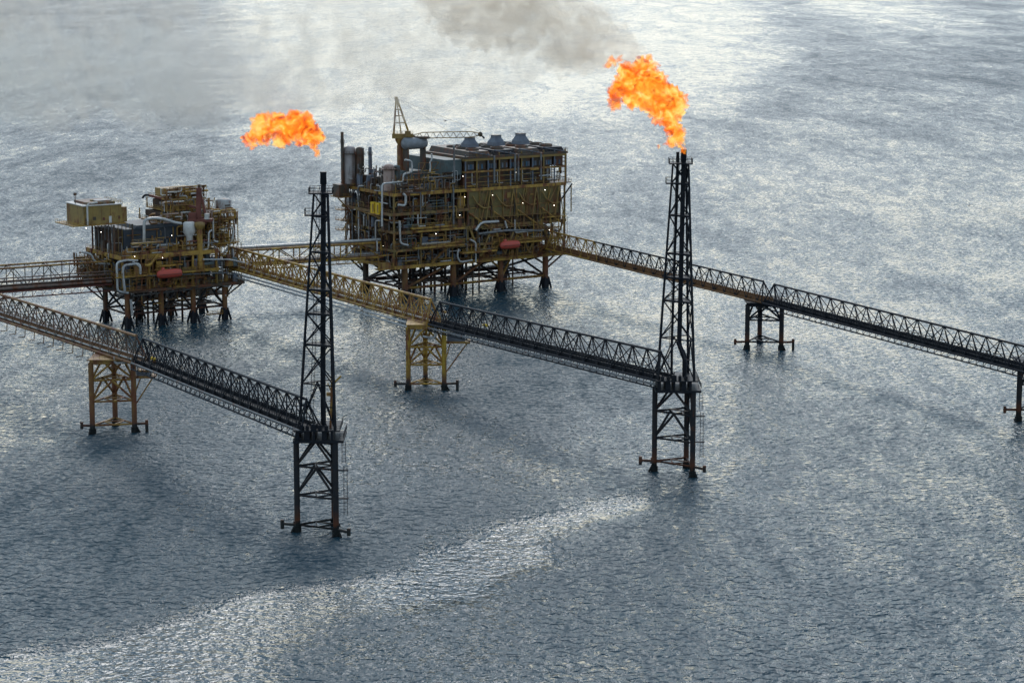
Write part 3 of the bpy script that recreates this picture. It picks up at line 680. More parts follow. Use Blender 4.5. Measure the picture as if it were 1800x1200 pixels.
# ---- large platform
def large_platform():
    N = at(700, 529); rnd = random.Random(11)
    root = thing('production_platform', N, TH, 'large multi deck yellow and brown production platform on eight legs, between the two flare towers', 'oil platform', 'production platforms')
    A0_, A1_, B0_, B1_ = -4.0, 74.0, -4.0, 34.0
    aL = (3, 24.5, 46, 67); bL = (0, 30)
    platform_legs(root, aL, bL, 14, (OLEG, DRK))
    # jacket bracing
    for b in bL:
        m = MB(); mt = OLEG if b == 0 else BLEG
        for a, a2 in zip(aL, aL[1:]):
            m.tube((a, b, 4.6), (a2, b, 4.6), 0.5, YLEG if b == 0 else BLEG, 8)
        m.tube((aL[1], b, 13), (aL[0], b, 4.6), 0.5, mt, 8); m.tube((aL[2], b, 4.6), (aL[2] + 8, b + 4, 13.5), 0.5, YEL if b == 0 else BLEG, 8); m.tube((aL[1], b, 4.6), (aL[2] - 6, b, 13.5), 0.45, mt, 8)
        part('jacket_bracing', m, root)
    for a in aL:
        m = MB(); m.tube((a, 0, 4.6), (a, 30, 4.6), 0.45, BLEG, 8); m.tube((a, 0, 13), (a, 30, 4.6), 0.45, BLEG, 8); m.tube((a, 30, 13), (a, 0, 4.6), 0.45, BLEG, 8)
        part('jacket_bracing', m, root)
    # flared struts under the cantilevers
    kb = [((67, b, 7 if s == 8 else 9), (67 + s, b - 2, 13.6), .35, DRK) for b in (0, 30) for s in (4, 8)] + [((3, b, 7), (3 - s * .8, b + 3, 13.6), .35, DRK) for b in (0, 30) for s in (4, 8)]
    kb += [((67, 0, 9), (60, 2, 13.6), 0.4, DRK), ((46, 0, 9), (40, 0, 13.6), 0.4, YEL), ((46, 0, 9), (51, 0, 13.6), 0.4, DRK)]
    for p_, q_, r_, mt_ in kb: m = MB(); m.tube(p_, q_, r_, mt_, 6); part('knee_brace', m, root)
    # lower walkways and conductors
    m = MB()
    for k in range(7): m.tube((6 + k * 9, 4, 5.2), (10 + k * 9, 26, 5.2), 0.3, BLEG, 6)
    for b in (8, 15, 22): m.tube((3, b, 5.2), (67, b, 5.2), 0.35, BLEG, 6)
    m.bx(8, 44, 5, 9, 5.6, 5.9, DRK); m.bx(10, 60, 18, 22, 6.6, 6.9, DRK); m.rail([(8, 5, 5.9), (44, 5, 5.9)], DRK, r=.08); m.rail([(10, 18, 6.9), (60, 18, 6.9)], DRK, r=.08)
    m.rail([(3, -1.5, 5.2), (67, -1.5, 5.2)], DRK, h=1.4, r=.07, step=3)
    part('boat_landing', m, root)
    for k in range(14):
        m = MB(); a = 9 + (k % 7) * 4.8 + (2 if k > 6 else 0); b = 12 + (k // 7) * 6
        m.tube((a, b, -5), (a, b, 15), 0.5, BLEG if k % 3 else DRK, 8); part('conductor', m, root)
    for k in range(5):
        m = MB(); a = rnd.uniform(12, 62); m.tube((a, 2 + k * 4, -4), (a, 2 + k * 4, 15), 0.35, DRK, 8); part('caisson', m, root)
    # decks
    z1, z2, z3, z4, z5 = 14.0, 20.2, 27.0, 34.0, 41.4
    deck_level(root, A0_, A1_, B0_, B1_, z1, YEL, rails=YEL, eh=1.3)
    deck_level(root, A0_, A1_, B0_, B1_, z2, DOC, rails=DOC, eh=1.0)
    deck_level(root, A0_ + 1, A1_, B0_, B1_, z3, DOC, rails=DOC, eh=1.1)
    deck_level(root, A0_ - 1, 29.5, B0_, B1_, z4, DOC, rails=DOC, eh=1.1)
    deck_level(root, A0_, A1_, B0_, B1_, z5, YEL, rails=YEL, eh=1.2)
    m = MB(); m.rail([(A0_, B1_ + 2, z4), (A0_ - 1, B0_, z4)], OCH, h=1.2, r=.06); part('railing', m, root)
    # columns between decks
    for za, zb_, aa in ((z1, z2, None), (z2, z3, None), (z3, z5, None)):
        for i, a in enumerate((-3.6, 8, 19, 28.8, 40, 51, 62, 73.6)):
            for b in (B0_ + 0.5, B1_ - 0.5):
                m = MB(); m.beam((a, b, za), (a, b, zb_ - 0.5), 0.6, 0.6, DOC if (i + int(za)) % 4 else OCH); part('column', m, root)
    # solid dark cores that fill each storey
    for k, (za, zb_) in enumerate(((z1, z2), (z2, z3), (z3, z4), (z4, z5))):
        m = MB()
        for j in range(7):
            a = A0_ + 4 + j * 10.2
            m.bx(a, a + rnd.uniform(6.5, 9), 8, 29, za, zb_ - rnd.uniform(.9, 1.6), rnd.choice((DRK, DRK, BRND)))
        part('inner_module', m, root)
    # front clutter per bay
    bays = [(-3.5, 7.5), (8.5, 18.5), (19.5, 28.5), (29.5, 39.5), (40.5, 50.5), (51.5, 61.5), (62.5, 73)]
    lev = [(z1, z2), (z2, z3), (z3, z4), (z4, z5)]
    for li, (za, zb_) in enumerate(lev):
        for bi, (a0, a1) in enumerate(bays):
            if li >= 2 and bi >= 3: continue
            m = MB(); elbow_clutter(m, rnd, a0, a1, B0_ + 0.8, 7, za, zb_ - 1, 12, (DRK, DRK, DRK, GRY, TEAL, OCH, MAR)); part('pipework', m, root)
    for li, (za, zb_) in enumerate(lev):
        for k in range(6):
            m = MB(); a0 = -3 + k * 13 + rnd.uniform(0, 3); mt = rnd.choice((PGR, DOC, DRK, OCH, PGR, TEAL))
            if li >= 2 and k > 1: continue
            for q in range(3):
                zz = za + rnd.uniform(.8, 4.8); l = rnd.uniform(4, 12)
                m.pipe([(a0, B0_ + .2 + q * .3, zz), (min(a0 + l, 73), B0_ + .2 + q * .3, zz), (min(a0 + l, 73), B0_ + .2 + q * .3, rnd.choice((za, zb_ - 1)))], rnd.uniform(.1, .26), mt, 6)
            part('pipework', m, root)
    # left end face clutter
    for li, (za, zb_) in enumerate(lev):
        for (b0, b1) in ((6, 15), (16, 26), (26, 33)):
            m = MB()
            for _ in range(11):
                b = rnd.uniform(b0, b1); a = rnd.uniform(A0_ + .6, 0.5); k = rnd.random()
                if k < .35: m.bx(a, a + 2, b - 1, b + rnd.uniform(.5, 1.8), za, za + rnd.uniform(2, 5), rnd.choice((DRK, BRND, GRY)))
                else: m.pipe([(a, b, za), (a, b, za + rnd.uniform(2, 5)), (a, min(b1, b + rnd.uniform(1, 6)), za + 4.5), (a, min(b1, b + 3), zb_ - 1)], rnd.choice((.15, .22, .3)), rnd.choice((PGR, DRK, PIP, OCH)), 6)
            part('pipework', m, root)
    # face bracing diagonals of the lower truss
    m = MB()
    for i, a in enumerate((29, 40, 51, 62)):
        m.tube((a, B0_ - .1, z3), (a + 5.5, B0_ - .1, z1 + 1), 0.4, OLV, 6)
        m.tube((a + 11, B0_ - .1, z3), (a + 5.5, B0_ - .1, z1 + 1), 0.35, OLV, 6)
    for a in (29, 40, 51, 62): m.tube((a, B0_ - .5, z3 + 5), (a + 9, B0_ - .5, z3 - 1), 0.35, OCH, 6)
    part('face_bracing', m, root)
    # big yellow plated wall below the cooler deck
    m = MB()
    w0 = 28.5
    m.bx(w0, A1_ - 2.5, B0_ + .4, B0_ + .7, z3 + 2.6, z5 - 1.2, WALL)
    for i in range(5):
        a = w0 + i * 10.6; m.bx(a, a + 0.6, B0_ - 0.1, B0_ + .4, z3, z5 - 1.2, DRK); m.bx(a + 5.5, a + 5.8, B0_, B0_ + .4, z3 + 2.6, z5 - 1.2, OLV)
    m.bx(w0, A1_ - 2.5, B0_ + 0.1, B0_ + .4, z3 + 6.6, z3 + 6.9, OCH)
    part('plated_wall', m, root)
    for i in range(4):
        a = w0 + 2 + i * 10.6; m = MB()
        m.pipe([(a, B0_ - .6, z5 - 3), (a + 2, B0_ - .6, z5 - 6), (a + 5, B0_ - .6, z5 - 8), (a + 8, B0_ - .6, z5 - 7.6)], 0.3, OLV, 6); part('pipe', m, root)
        m = MB(); m.tube((a + 8, B0_ - .7, z5 - 1.3), (a + 6, B0_ - .7, z3 + 2), 0.28, OLV, 6); m.tube((a + 8, B0_ - .7, z5 - 1.3), (a + 10, B0_ - .7, z3 + 2), 0.2, OLV, 6); part('wall_strut', m, root)
    m = MB()
    for k in range(22):
        a = w0 + 1 + k * 1.95; m.beam((a, B0_ + .3, z3), (a, B0_ + .3, z3 + 2.7), .28, .28, rnd.choice((OLV, DOC, DRK)))
    m.bx(w0, A1_ - 2.5, B0_ + 1.2, B0_ + 1.5, z3, z3 + 2.6, BRND)
    part('support_posts', m, root)
    m = MB(); m.rail([(w0, B0_ - .5, z3 + 7), (A1_ - 2.5, B0_ - .5, z3 + 7)], DOC, h=1.1, r=.06, step=2.2); part('railing', m, root)
    # side wall of yellow block on right end
    m = MB(); m.bx(A1_ - 2.8, A1_ - 2.5, B0_ + .7, B1_ - 2, z3 + 1, z5 - 1.2, OLV); part('end_wall', m, root)
    m = MB(); m.tube((A1_ - 2.5, B0_ + 1, z3 + 6.5), (A1_ + 2.5, B0_ - .5, z5 - 0.8), 0.3, BLK, 6); part('knee_brace', m, root); m = MB(); m.tube((A1_ - 2.5, B1_ - 2, z3 + 6.5), (A1_ + 2.5, B1_ - 2, z5 - 0.8), 0.3, BLK, 6); part('knee_brace', m, root)
    m = MB(); m.bx(A1_, A1_ + 2.5, B0_, B1_, z5 - .4, z5, DRK); m.rail([(A1_, B0_, z5), (A1_ + 2.5, B0_, z5), (A1_ + 2.5, B1_, z5)], DRK, h=1.2, r=.07); part('balcony', m, root)
    # upper cooler building: frame, louvres, roof
    u0, zr0, zr1 = 27.5, 47.6, 52.2
    m = MB()
    for za, mt, hh in ((zr0, OCH, 0.7), (zr1, OLV, 0.9)):
        m.beam((u0, B0_, za), (A1_, B0_, za), .4, hh, mt); m.beam((A1_, B0_, za), (A1_, B1_ - 6, za), .4, hh, DRK); m.beam((u0, B0_, za), (u0, B1_ - 6, za), .4, hh, OLV)
    for za in (z5 + 2.2, z5 + 4.2): m.beam((u0, B0_ + .1, za), (A1_ - 4, B0_ + .1, za), .15, .22, OLV)
    part('cooler_frame', m, root)
    for i in range(10):
        a = u0 + .3 + i * (A1_ - u0 - .6) / 9
        m = MB(); m.beam((a, B0_ + .2, z5), (a, B0_ + .2, zr1 + 2.2), .45, .45, OLV if i % 2 else GRY); part('column', m, root)
        if i < 9:
            m = MB(); m.bx(a + .5, a + 4.6, B0_ + 1.2, B0_ + 3, zr0 + .5, zr1 - .5, DRK)
            for k in range(4):
                if (i * 5 + k * 3) % 7 > 1: m.bx(a + .7 + k * .95, a + 1.4 + k * .95, B0_ + 1.0, B0_ + 1.2, zr0 + .9, zr0 + 2.7, GRY if k % 2 else BLU)
            part('louvre_bank', m, root)
    m = MB(); m.bx(u0 + 1, A1_ - 5.5, B0_ + 3.2, B1_ - 8, z5, zr1 + .4, DRK); part('cooler_core', m, root)
    for i in range(4):
        a = 31 + i * 11.5; m = MB(); m.pipe([(a, B0_ + .6, zr0), (a, B0_ + .6, z5 + 1.3), (a + 2.5, B0_ + .6, z5 + 1.3)], .2, PIP, 6); part('pipe', m, root)
    for a in (40.5, 50, 51.5, 62):
        m = MB(); m.tube((a, B0_ - .3, zr1 + 1.2), (a, B0_ - .3, z5 + 1.6), .42, PGR, 8); part('downpipe', m, root)
    # roof: fan trays sloping
    m = MB(); m.bx(u0, A1_ + .6, B0_ - .4, B1_ - 6, zr1 + .5, zr1 + 1.3, DRK); part('roof', m, root)
    m = MB(); m.bx(u0 - 7.5, u0 - .3, B0_ + 2, B1_ - 8, zr0 - 1, zr1 + .3, TEAL); part('side_housing', m, root)
    for i in range(4):
        a = u0 + 2 + i * 11.3; m = MB()
        vs = [(a, B0_ + .4, zr1 + 1.3), (a + 10, B0_ + .4, zr1 + 1.3), (a + 10, B1_ - 8, zr1 + 1.3), (a, B1_ - 8, zr1 + 1.3),
              (a + .6, B0_ + 1.5, zr1 + 3.0), (a + 9.4, B0_ + 1.5, zr1 + 3.0), (a + 9.4, B1_ - 9, zr1 + 3.4), (a + .6, B1_ - 9, zr1 + 3.4)]
        m.add(vs, [(3, 2, 1, 0), (4, 5, 6, 7), (0, 1, 5, 4), (1, 2, 6, 5), (2, 3, 7, 6), (3, 0, 4, 7)], BLK if i % 2 else DRK)
        for k in range(3): m.lathe((a + 5, B0_ + 6 + k * 7, zr1 + 3.0), [(2.6, 0), (2.6, .9), (2.3, .9), (2.3, .3)], DRK, 14)
        m.tube((a, B0_ + .2, zr1 + 3.2), (a + 10, B0_ + .2, zr1 + 1.2), .2, GRY, 6)
        part('fan_tray', m, root)
    m = MB(); m.rail([(u0, B0_ - .3, zr1 + 1.3), (A1_ + .5, B0_ - .3, zr1 + 1.3), (A1_ + .5, B1_ - 6, zr1 + 1.3)], DRK, h=1.2, r=.06, step=1.6); part('railing', m, root)
    # open scaffold at right end
    m = MB()
    for za in (z5 + 2, z5 + 4, z5 + 6, z5 + 8, z5 + 9.5): m.tube((A1_ - 4, B0_, za), (A1_, B0_, za), .12, DRK, 4); m.tube((A1_, B0_, za), (A1_, B1_ - 6, za), .12, OLV, 4)
    for b in range(0, 28, 5): m.tube((A1_, B0_ + b, z5), (A1_, B0_ + b, zr1), .2, DRK, 5)
    part('scaffold', m, root)
    # left half upper storey: exchanger rack
    m = MB(); m.bx(5, 27, 6, 28, z5, z5 + 3.6, DRK); m.bx(8, 26, 10, 26, z5 + 3.6, z5 + 6.4, TEAL); part('inner_module', m, root)
    for (a0, a1) in ((-3, 7), (8, 17), (18, 27)):
        m = MB(); elbow_clutter(m, rnd, a0, a1, B0_ + 1, 6, z5, z5 + 5, 12, (DRK, DRK, GRY, OCH, OLV)); part('pipework', m, root)
    for k in range(5):
        m = MB(); b = 4 + k * 5.6; elbow_clutter(m, rnd, A0_ + .6, 6, b, b + 5, z5, z5 + rnd.uniform(4, 8), 11, (DRK, GRY, DRK, BRND)); part('pipework', m, root)
    m = MB()
    for k in range(4):
        a = 10.5 + k * 3.1; c = Vector((a, B0_ + .5, z5 + 3.1))
        pts = [c + Vector((math.cos(t) * 1.1, 0, math.sin(t) * 1.1)) for t in [math.pi * i / 6 for i in range(7)]]
        m.pipe([c + Vector((1.1, 0, -2.4))] + pts + [c + Vector((-1.1, 0, -2.4))], .22, PGR, 6)
    m.tube((9, B0_ + .5, z5 + 5), (22.5, B0_ + .5, z5 + 5.2), .3, PGR, 8)
    part('exchanger_loops', m, root)
    # hand-surveyed silver pipes on the front and the left corner
    def sp(pts, b, r=.35, mat=PIP):
        q = []
        for (x, y) in pts:
            a = local(N, x, b); q.append((a, b, wz(N, a, b, y)))
        m = MB(); m.pipe(q, r, mat, 8); part('pipe', m, root)
    fb = B0_ - 0.5
    sp([(712, 281), (724, 283), (725, 303), (709, 306), (709, 319), (672, 323), (671, 398)], fb, .36)
    sp([(702, 388), (703, 428), (717, 431)], fb, .4)
    sp([(756, 302), (757, 292), (756, 285), (760, 280), (759, 270)], fb, .3)
    sp([(708, 340), (713, 344), (713, 362), (700, 360)], fb, .5)
    sp([(798, 256), (799, 320)], fb, .4, PGR)
    sp([(797, 330), (797, 402), (803, 403)], fb, .35, PGR)
    sp([(836, 405), (845, 391), (876, 389)], fb, .55)
    sp([(841, 411), (890, 405), (952, 405)], fb, .5, PGR)
    sp([(905, 386), (905, 409), (955, 404)], fb, .28)
    sp([(887, 388), (891, 401)], fb, .4)
    sp([(826, 421), (836, 426), (836, 461)], fb - .5, .35)
    sp([(806, 437), (803, 450), (808, 461), (830, 457)], fb - .5, .4)
    sp([(741, 429), (790, 425)], fb, .35); sp([(742, 436), (812, 424)], fb, .4, OCH)
    sp([(612, 300), (613, 297), (640, 295)], 30, .35)
    sp([(662, 423), (662, 441)], fb, .3); sp([(765, 398), (775, 396), (780, 396)], fb, .6, GRY)
    sp([(735, 430), (735, 455)], fb, .2, PGR)
    # left end vertical pipes in b direction
    for (b, zlo, zhi, r) in ((31, 22, 44, .35), (27, 20, 40, .25), (22, 18, 42, .3), (14, 24, 39, .2), (9, 22, 30, .3)):
        m = MB(); m.pipe([(A0_ - .4, b, zlo), (A0_ - .4, b, zhi), (A0_ - .4, b - 4, zhi + .4)], r, PIP if r > .26 else PGR, 7); part('pipe', m, root)
    m = MB(); m.pipe([(A0_ - .6, 33, z4 - .2), (A0_ - .6, 0, z4 - 3), (A0_ + 4, B0_ - .6, z4 - 3.2)], .3, OCH, 7); part('pipe', m, root)
    # cantilever on the left: small side structure near the flare tower top
    m = MB(); m.bx(A0_ - 6, A0_, 27, 34, z4 + 3.2, z4 + 3.6, OCH); m.bx(A0_ - 5.5, A0_ - 1, 28, 33, z4 + 3.6, z4 + 8.2, DRK)
    m.tube((A0_ - 6, 28, z4 + 3.2), (A0_, 28, z4 - 3), .25, OCH, 6); m.rail([(A0_, 27, z4 + 3.6), (A0_ - 6, 27, z4 + 3.6), (A0_ - 6, 34, z4 + 3.6)], OCH, h=1.2, r=.06)
    part('side_platform', m, root)
    m = MB()
    for zz in (z2 + 4, z3 + 1, z3 + 5): m.bx(A0_ - 4, A0_, 29, 34, zz, zz + .3, OCH); m.rail([(A0_, 29, zz), (A0_ - 4, 29, zz), (A0_ - 4, 34, zz)], YEL, h=1.2, r=.07)
    for zz in (z2 + 4, z3 + 1): m.beam((A0_ - 3.6, 29.4, zz), (A0_ - .4, 29.4, zz + 4), .7, .15, OCH)
    part('stair_tower', m, root)
    # suspended frame under the left front
    m = MB(); a0 = local(N, 664, fb); a1 = local(N, 690, fb)
    za, zbb = wz(N, a0, fb, 474), wz(N, a0, fb, 450)
    for a in (a0, a1): m.tube((a, fb, za), (a, fb, zbb), .22, YEL, 6)
    m.bx(a0, a1, fb - .3, fb + 3, za - .35, za, YEL); m.tube((a0, fb, zbb), (a1, fb, zbb), .2, YEL, 6); m.bx(a0 + 1.4, a1 - 1, fb, fb + 2.4, za, za + 2.2, OCH)
    part('hanging_platform', m, root)
    # front lower platforms in yellow
    for (x0, x1, y, d) in ((725, 812, 436, 2.5), (722, 792, 402, 1.5), (728, 815, 407, 1.5), (807, 868, 444, 3), (880, 950, 428, 2.0)):
        a0 = local(N, x0, fb); a1 = local(N, x1, fb); z = wz(N, a0, fb, y)
        m = MB(); m.bx(a0, a1, fb - d + .6, fb + .45, z - .3, z + .3, YEL); m.rail([(a0, fb - d + .6, z + .3), (a1, fb - d + .6, z + .3)], YEL, h=1.3, r=.07, step=2.4); part('walkway', m, root)
    for i in range(3):
        m = MB(); a = 12 + 24 * i; m.beam((a, fb - .3, z1 + .2), (a + 8, fb - .3, z2), 1.0, .2, OCH); m.rail([(a, fb - .9, z1 + .2), (a + 8, fb - .9, z2)], OCH, h=1.1, r=.06); part('stair', m, root)
    MX = (OCH, YEL, DOC, PGR, DRK, PIP, BRND)
    for (a0, a1, za, zb_, n) in ((-3, 10, z2, z3, 14), (10, 28, z2, z3, 16), (28, 46, z1 + 1, z3, 22), (46, 72, z1 + 1, z3, 26), (-3, 12, z1, z2, 12), (12, 28, z1, z2, 14), (-3, 14, z3, z5, 16), (14, 28, z3, z5, 16), (28, 72, z5 + .5, zr0, 24), (-3, 27, z5, z5 + 7, 26)):
        tangle(root, rnd, (a0, a1, B0_ - .5, B0_ + 1.2, za, zb_), n, MX)
    for (b0, b1, za, zb_) in ((0, 16, z1, z3), (16, 33, z1, z3), (0, 16, z3, z5), (16, 33, z3, z5), (2, 32, z5, z5 + 9)):
        tangle(root, rnd, (A0_ - .7, A0_ + .8, b0, b1, za, zb_), 16, (DRK, DRK, BRND, PGR, DOC, OCH, PIP))
    scaffold(root, rnd, -3, 12, B0_ - .3, z5, z5 + 7, 6, 3, (OCH, DOC, DRK)); scaffold(root, rnd, 12, 27, B0_ - .2, z3, z4, 6, 2, (OCH, DOC, DRK))
    scaffold(root, rnd, 30, 72, B0_ - .6, z3 - 1.5, z3 + 2.8, 14, 1, (OLV, BRND, DOC)); scaffold(root, rnd, 30, 72, B0_ - .4, z1, z2, 12, 2, (OCH, YEL, DOC))
    scaffold(root, rnd, 58, 74, B0_ - .8, z1 - 1, z3 + 1, 8, 4, (OCH, YEL, BRN)); scaffold(root, rnd, 8, 26, 3, z5 + 4, z5 + 10, 6, 2, (DRK, DOC, OCH))
    m = MB()
    for k in range(16):
        a = rnd.uniform(w0 + 1, A1_ - 5); zz = rnd.uniform(z3 + 3, z5 - 3); m.bx(a, a + rnd.uniform(.5, 2), B0_ + .1, B0_ + .4, zz, zz + rnd.uniform(.5, 2.2), rnd.choice((OLV, DOC, DRK, BRND, OCH)))
    for k in range(10):
        a = rnd.uniform(w0 + 1, A1_ - 8); m.tube((a, B0_ - .3, rnd.uniform(z3 + 2, z3 + 6)), (a + rnd.uniform(-3, 6), B0_ - .3, z5 - 1.3), .16, rnd.choice((OLV, DOC, OCH)), 5)
    part('wall_fittings', m, root)
    # a few lit floodlights
    for (x, y) in ((814, 310), (907, 303), (817, 346), (866, 343), (958, 334), (919, 357), (974, 361), (808, 378), (766, 411), (673, 432), (966, 404)):
        a = local(N, x, fb - .4); lamp(root, a, fb - .4, wz(N, a, fb - .4, y), rnd.choice((.06, .09, .12)))
    return N, root, (z1, z2, z3, z4, z5)
NL, BIG, ZL = large_platform()
def on(N, px, b, py): a = local(N, px, b); return a, wz(N, a, b, py)
def W(N, a, b, z): return Vector((N.x + a * math.cos(TH) - b * math.sin(TH), N.y + a * math.sin(TH) + b * math.cos(TH), z))
def vessel(N, px, b, py_top, zbase, r, mat, label, name='process_column', cat='column', cap=True, mat2=None):
    a, zt = on(N, px, b, py_top); t = thing(name, W(N, a, b, zbase), TH, label, cat); h = zt - zbase
    m = MB(); m.lathe((0, 0, 0.6), [(r * .98, 0), (r, .2), (r, h - .6 - r * .55), (r * .82, h - .6 - r * .22), (.1, h - .6)] if cap else [(r, 0), (r, h - .6), (r * .8, h - .6)], mat, 16); part('shell', m, t)
    m = MB(); m.lathe((0, 0, 0), [(r * 1.1, 0), (r * 1.1, .3), (r * .9, .6)], DRK, 14); part('skirt', m, t)
    if h > 7:
        m = MB(); m.lathe((0, 0, h * .8), [(r * 1.02, 0), (r * 1.5, 0), (r * 1.5, .2), (r * 1.02, .2)], DRK, 12); m.rail([(math.cos(R(60 * i)) * r * 1.5, math.sin(R(60 * i)) * r * 1.5, h * .8) for i in range(6)], DRK, closed=True, step=1, r=.06); part('platform', m, t)
        m = MB(); m.ladder((0, -r - .3, 0), (0, -r - .3, h * .8), (1, 0, 0), DRK, .6, cage=False); part('ladder', m, t)
    return t, h
z5 = ZL[4] + .02
vessel(NL, 602.5, 31, 232, z5, .62, DRK, 'tall thin dark stack at the left end of the large platform', 'exhaust_stack', 'stack', cap=False)
vessel(NL, 615, 31, 256, z5, 2.4, paint('grey_and_rust_column', (0.36, 0.33, 0.32), (0.25, 0.2, 0.18), (0.25, .1, .05), .35, scale=.3), 'thick silver and rust column beside the thin dark stack')
t, h = vessel(NL, 633, 28, 258, z5, 1.5, DRK, 'dark knobbly column right of the silver and rust column')
m = MB()
for k in range(5): m.tube((math.cos(k * 1.3) * 1.7, math.sin(k * 1.3) * 1.7, 2), (math.cos(k * 1.3) * 1.7, math.sin(k * 1.3) * 1.7, h - .5 - k * .8), .22, DRK)
part('pipework', m, t)
vessel(NL, 651, 26, 258, z5, .7, GRY, 'slim grey column with a pointed top, left of the crane', cap=True)
vessel(NL, 684, 2, 288, z5 - 1.0 + 1.0, 2.1, PNK, 'faded pink vertical vessel with yellow top at the corner of the large platform', 'process_vessel', 'vessel')
vessel(NL, 698, 3, 290, z5, 1.2, TEAL, 'grey green vertical vessel beside the faded pink one', 'process_vessel', 'vessel')
# horizontal tank under the crane
a, zt = on(NL, 708, 12, 253); t = thing('storage_tank', W(NL, a, 12, z5 + 6.4), TH, 'silver grey horizontal tank lying below the crane cab', 'tank')
a2, _ = on(NL, 750, 12, 253); l = a2 - a; rr = 2.3
m = MB(); m.lathe((0, 0, zt - z5 - 6.4), [(.1, 0), (rr * .75, .35), (rr, 1.1), (rr, l - 1.1), (rr * .75, l - .35), (.1, l)], paint('silver_tank', (.26, .27, .29), (.18, .19, .2), RUST, .08, metal=.2), 18, axis='x'); part('shell', m, t)
m = MB(); zz = zt - z5 - 6.4
for x in (1.6, l - 1.6): m.bx(x - .3, x + .3, -1.8, 1.8, 0, max(.5, zz - rr * .6), DRK)
part('saddle', m, t)
# vent hoods on the roof
for px, py0, py1 in ((826, 242, 256), (872, 238, 250), (915, 235, 247)):
    a, zt = on(NL, px, 8, py0); _, zb2 = on(NL, px, 8, py1)
    t = thing('vent_hood', W(NL, a, 8, 56.0), TH, {826: 'bluish grey tapered vent hood on the roof just below the crane jib tip', 872: 'middle one of the three bluish grey tapered vent hoods on the roof', 915: 'rightmost and highest bluish grey vent hood on the cooler roof'}[px], 'vent hood', 'tapered vent hoods')
    hh = zt - 56.0; m = MB(); q = lambda s_, z_: [(-s_, -s_, z_), (s_, -s_, z_), (s_, s_, z_), (-s_, s_, z_)]
    vs = q(2.6, 0) + q(2.4, hh * .35) + q(1.55, hh * .75) + q(1.45, hh)
    fs = [(3, 2, 1, 0), (12, 13, 14, 15)] + [(k * 4 + i, k * 4 + (i + 1) % 4, k * 4 + 4 + (i + 1) % 4, k * 4 + 4 + i) for k in range(3) for i in range(4)]
    m.add(vs, fs, GRY); part('hood', m, t)
    m = MB(); m.bx(-1.6, 1.6, -1.6, 1.6, hh, hh + .18, DRK); part('rim', m, t)
# crane
a, zc = on(NL, 704, 16, 262); _, zk = on(NL, 704, 16, 243)
cr = thing('pedestal_crane', W(NL, a, 16, z5), 0, 'yellow pedestal crane with upright lattice mast and lowered jib on the large platform', 'crane')
hz = zk - z5; s_ = F / (W(NL, a, 16, 0).y)
m = MB(); m.lathe((0, 0, 0), [(1.25, 0), (1.25, hz - 3), (1.0, hz - 2.4), (1.9, hz - .8), (1.9, hz)], OCH, 14); part('pedestal', m, cr)
m = MB(); m.bx(-3.0, 5.0, -2, 2, hz, hz + 1.8, OLV); m.bx(5.0, 11.0, -1.6, 1.6, hz - .2, hz + .7, DRK); part('slewing_platform', m, cr)
m = MB(); m.bx(2.0, 4.2, -3.4, -2.02, hz + .8, hz + 3.0, OLV); part('cab', m, cr)
m = MB(); m.rail([(-3, -2, hz + 1.8), (5, -2, hz + 1.8)], OLV, h=1.1, r=.06); part('railing', m, cr)
m = MB(); zt = zat(W(NL, a, 16, 0).y, 173) - z5
tp = Vector((-1.4, 0, zt))
for y in (-1.2, 1.2):
    m.tube((-2.4, y, hz + 1.8), tp + Vector((0, y * .4, 0)), .34, YEL); m.tube((3.4, y, hz + 1.8), tp + Vector((.3, y * .4, 0)), .34, YEL); m.tube((.4, y, hz + 1.8), tp + Vector((.2, y * .4, 0)), .18, YEL)
for k in (.3, .5, .68, .84):
    for y in (-1.2, 1.2): m.tube(Vector((-2.4, y, hz + 1.8)).lerp(tp, k), Vector((3.4, y, hz + 1.8)).lerp(tp, k), .15, YEL)
m.bx(-2.0, -.8, -.7, .7, zt - .5, zt + .6, YEL)
part('mast', m, cr)
m = MB(); jl = (836 - 718) / s_; j0 = Vector((5, 0, hz + 1.0)); j1 = Vector((5 + jl, 0, hz + 1.5))
for k in range(20):
    t0, t1 = k / 20, (k + 1) / 20
    hh = lambda t: 1.1 * min(1, 6 * t + .15, 5 * (1 - t) + .3)
    p0, p1 = j0.lerp(j1, t0), j0.lerp(j1, t1)
    for y in (-.8, .8):
        m.tube(p0 + Vector((0, y, hh(t0))), p1 + Vector((0, y, hh(t1))), .13, OLV, 4, caps=False); m.tube(p0 + Vector((0, y, -hh(t0))), p1 + Vector((0, y, -hh(t1))), .13, OLV, 4, caps=False)
        m.tube(p0 + Vector((0, y, hh(t0) * (-1) ** k)), p1 + Vector((0, y, -hh(t1) * (-1) ** k)), .08, DRK, 4, caps=False)
part('jib', m, cr)
m = MB(); m.lathe(tuple(j1 + Vector((0, -.5, 0))), [(.2, 0), (.9, .1), (.9, .9), (.2, 1)], DRK, 12, axis='x', rz=R(90)); m.tube(j1, j1 + Vector((1.6, 0, -1.6)), .35, BLK); part('sheave', m, cr)
m = MB(); m.tube(tp, j1 + Vector((0, 0, 1)), .05, DRK, 4); m.tube(tp, j0.lerp(j1, .55) + Vector((0, 0, 1)), .05, DRK, 4); part('cable', m, cr)
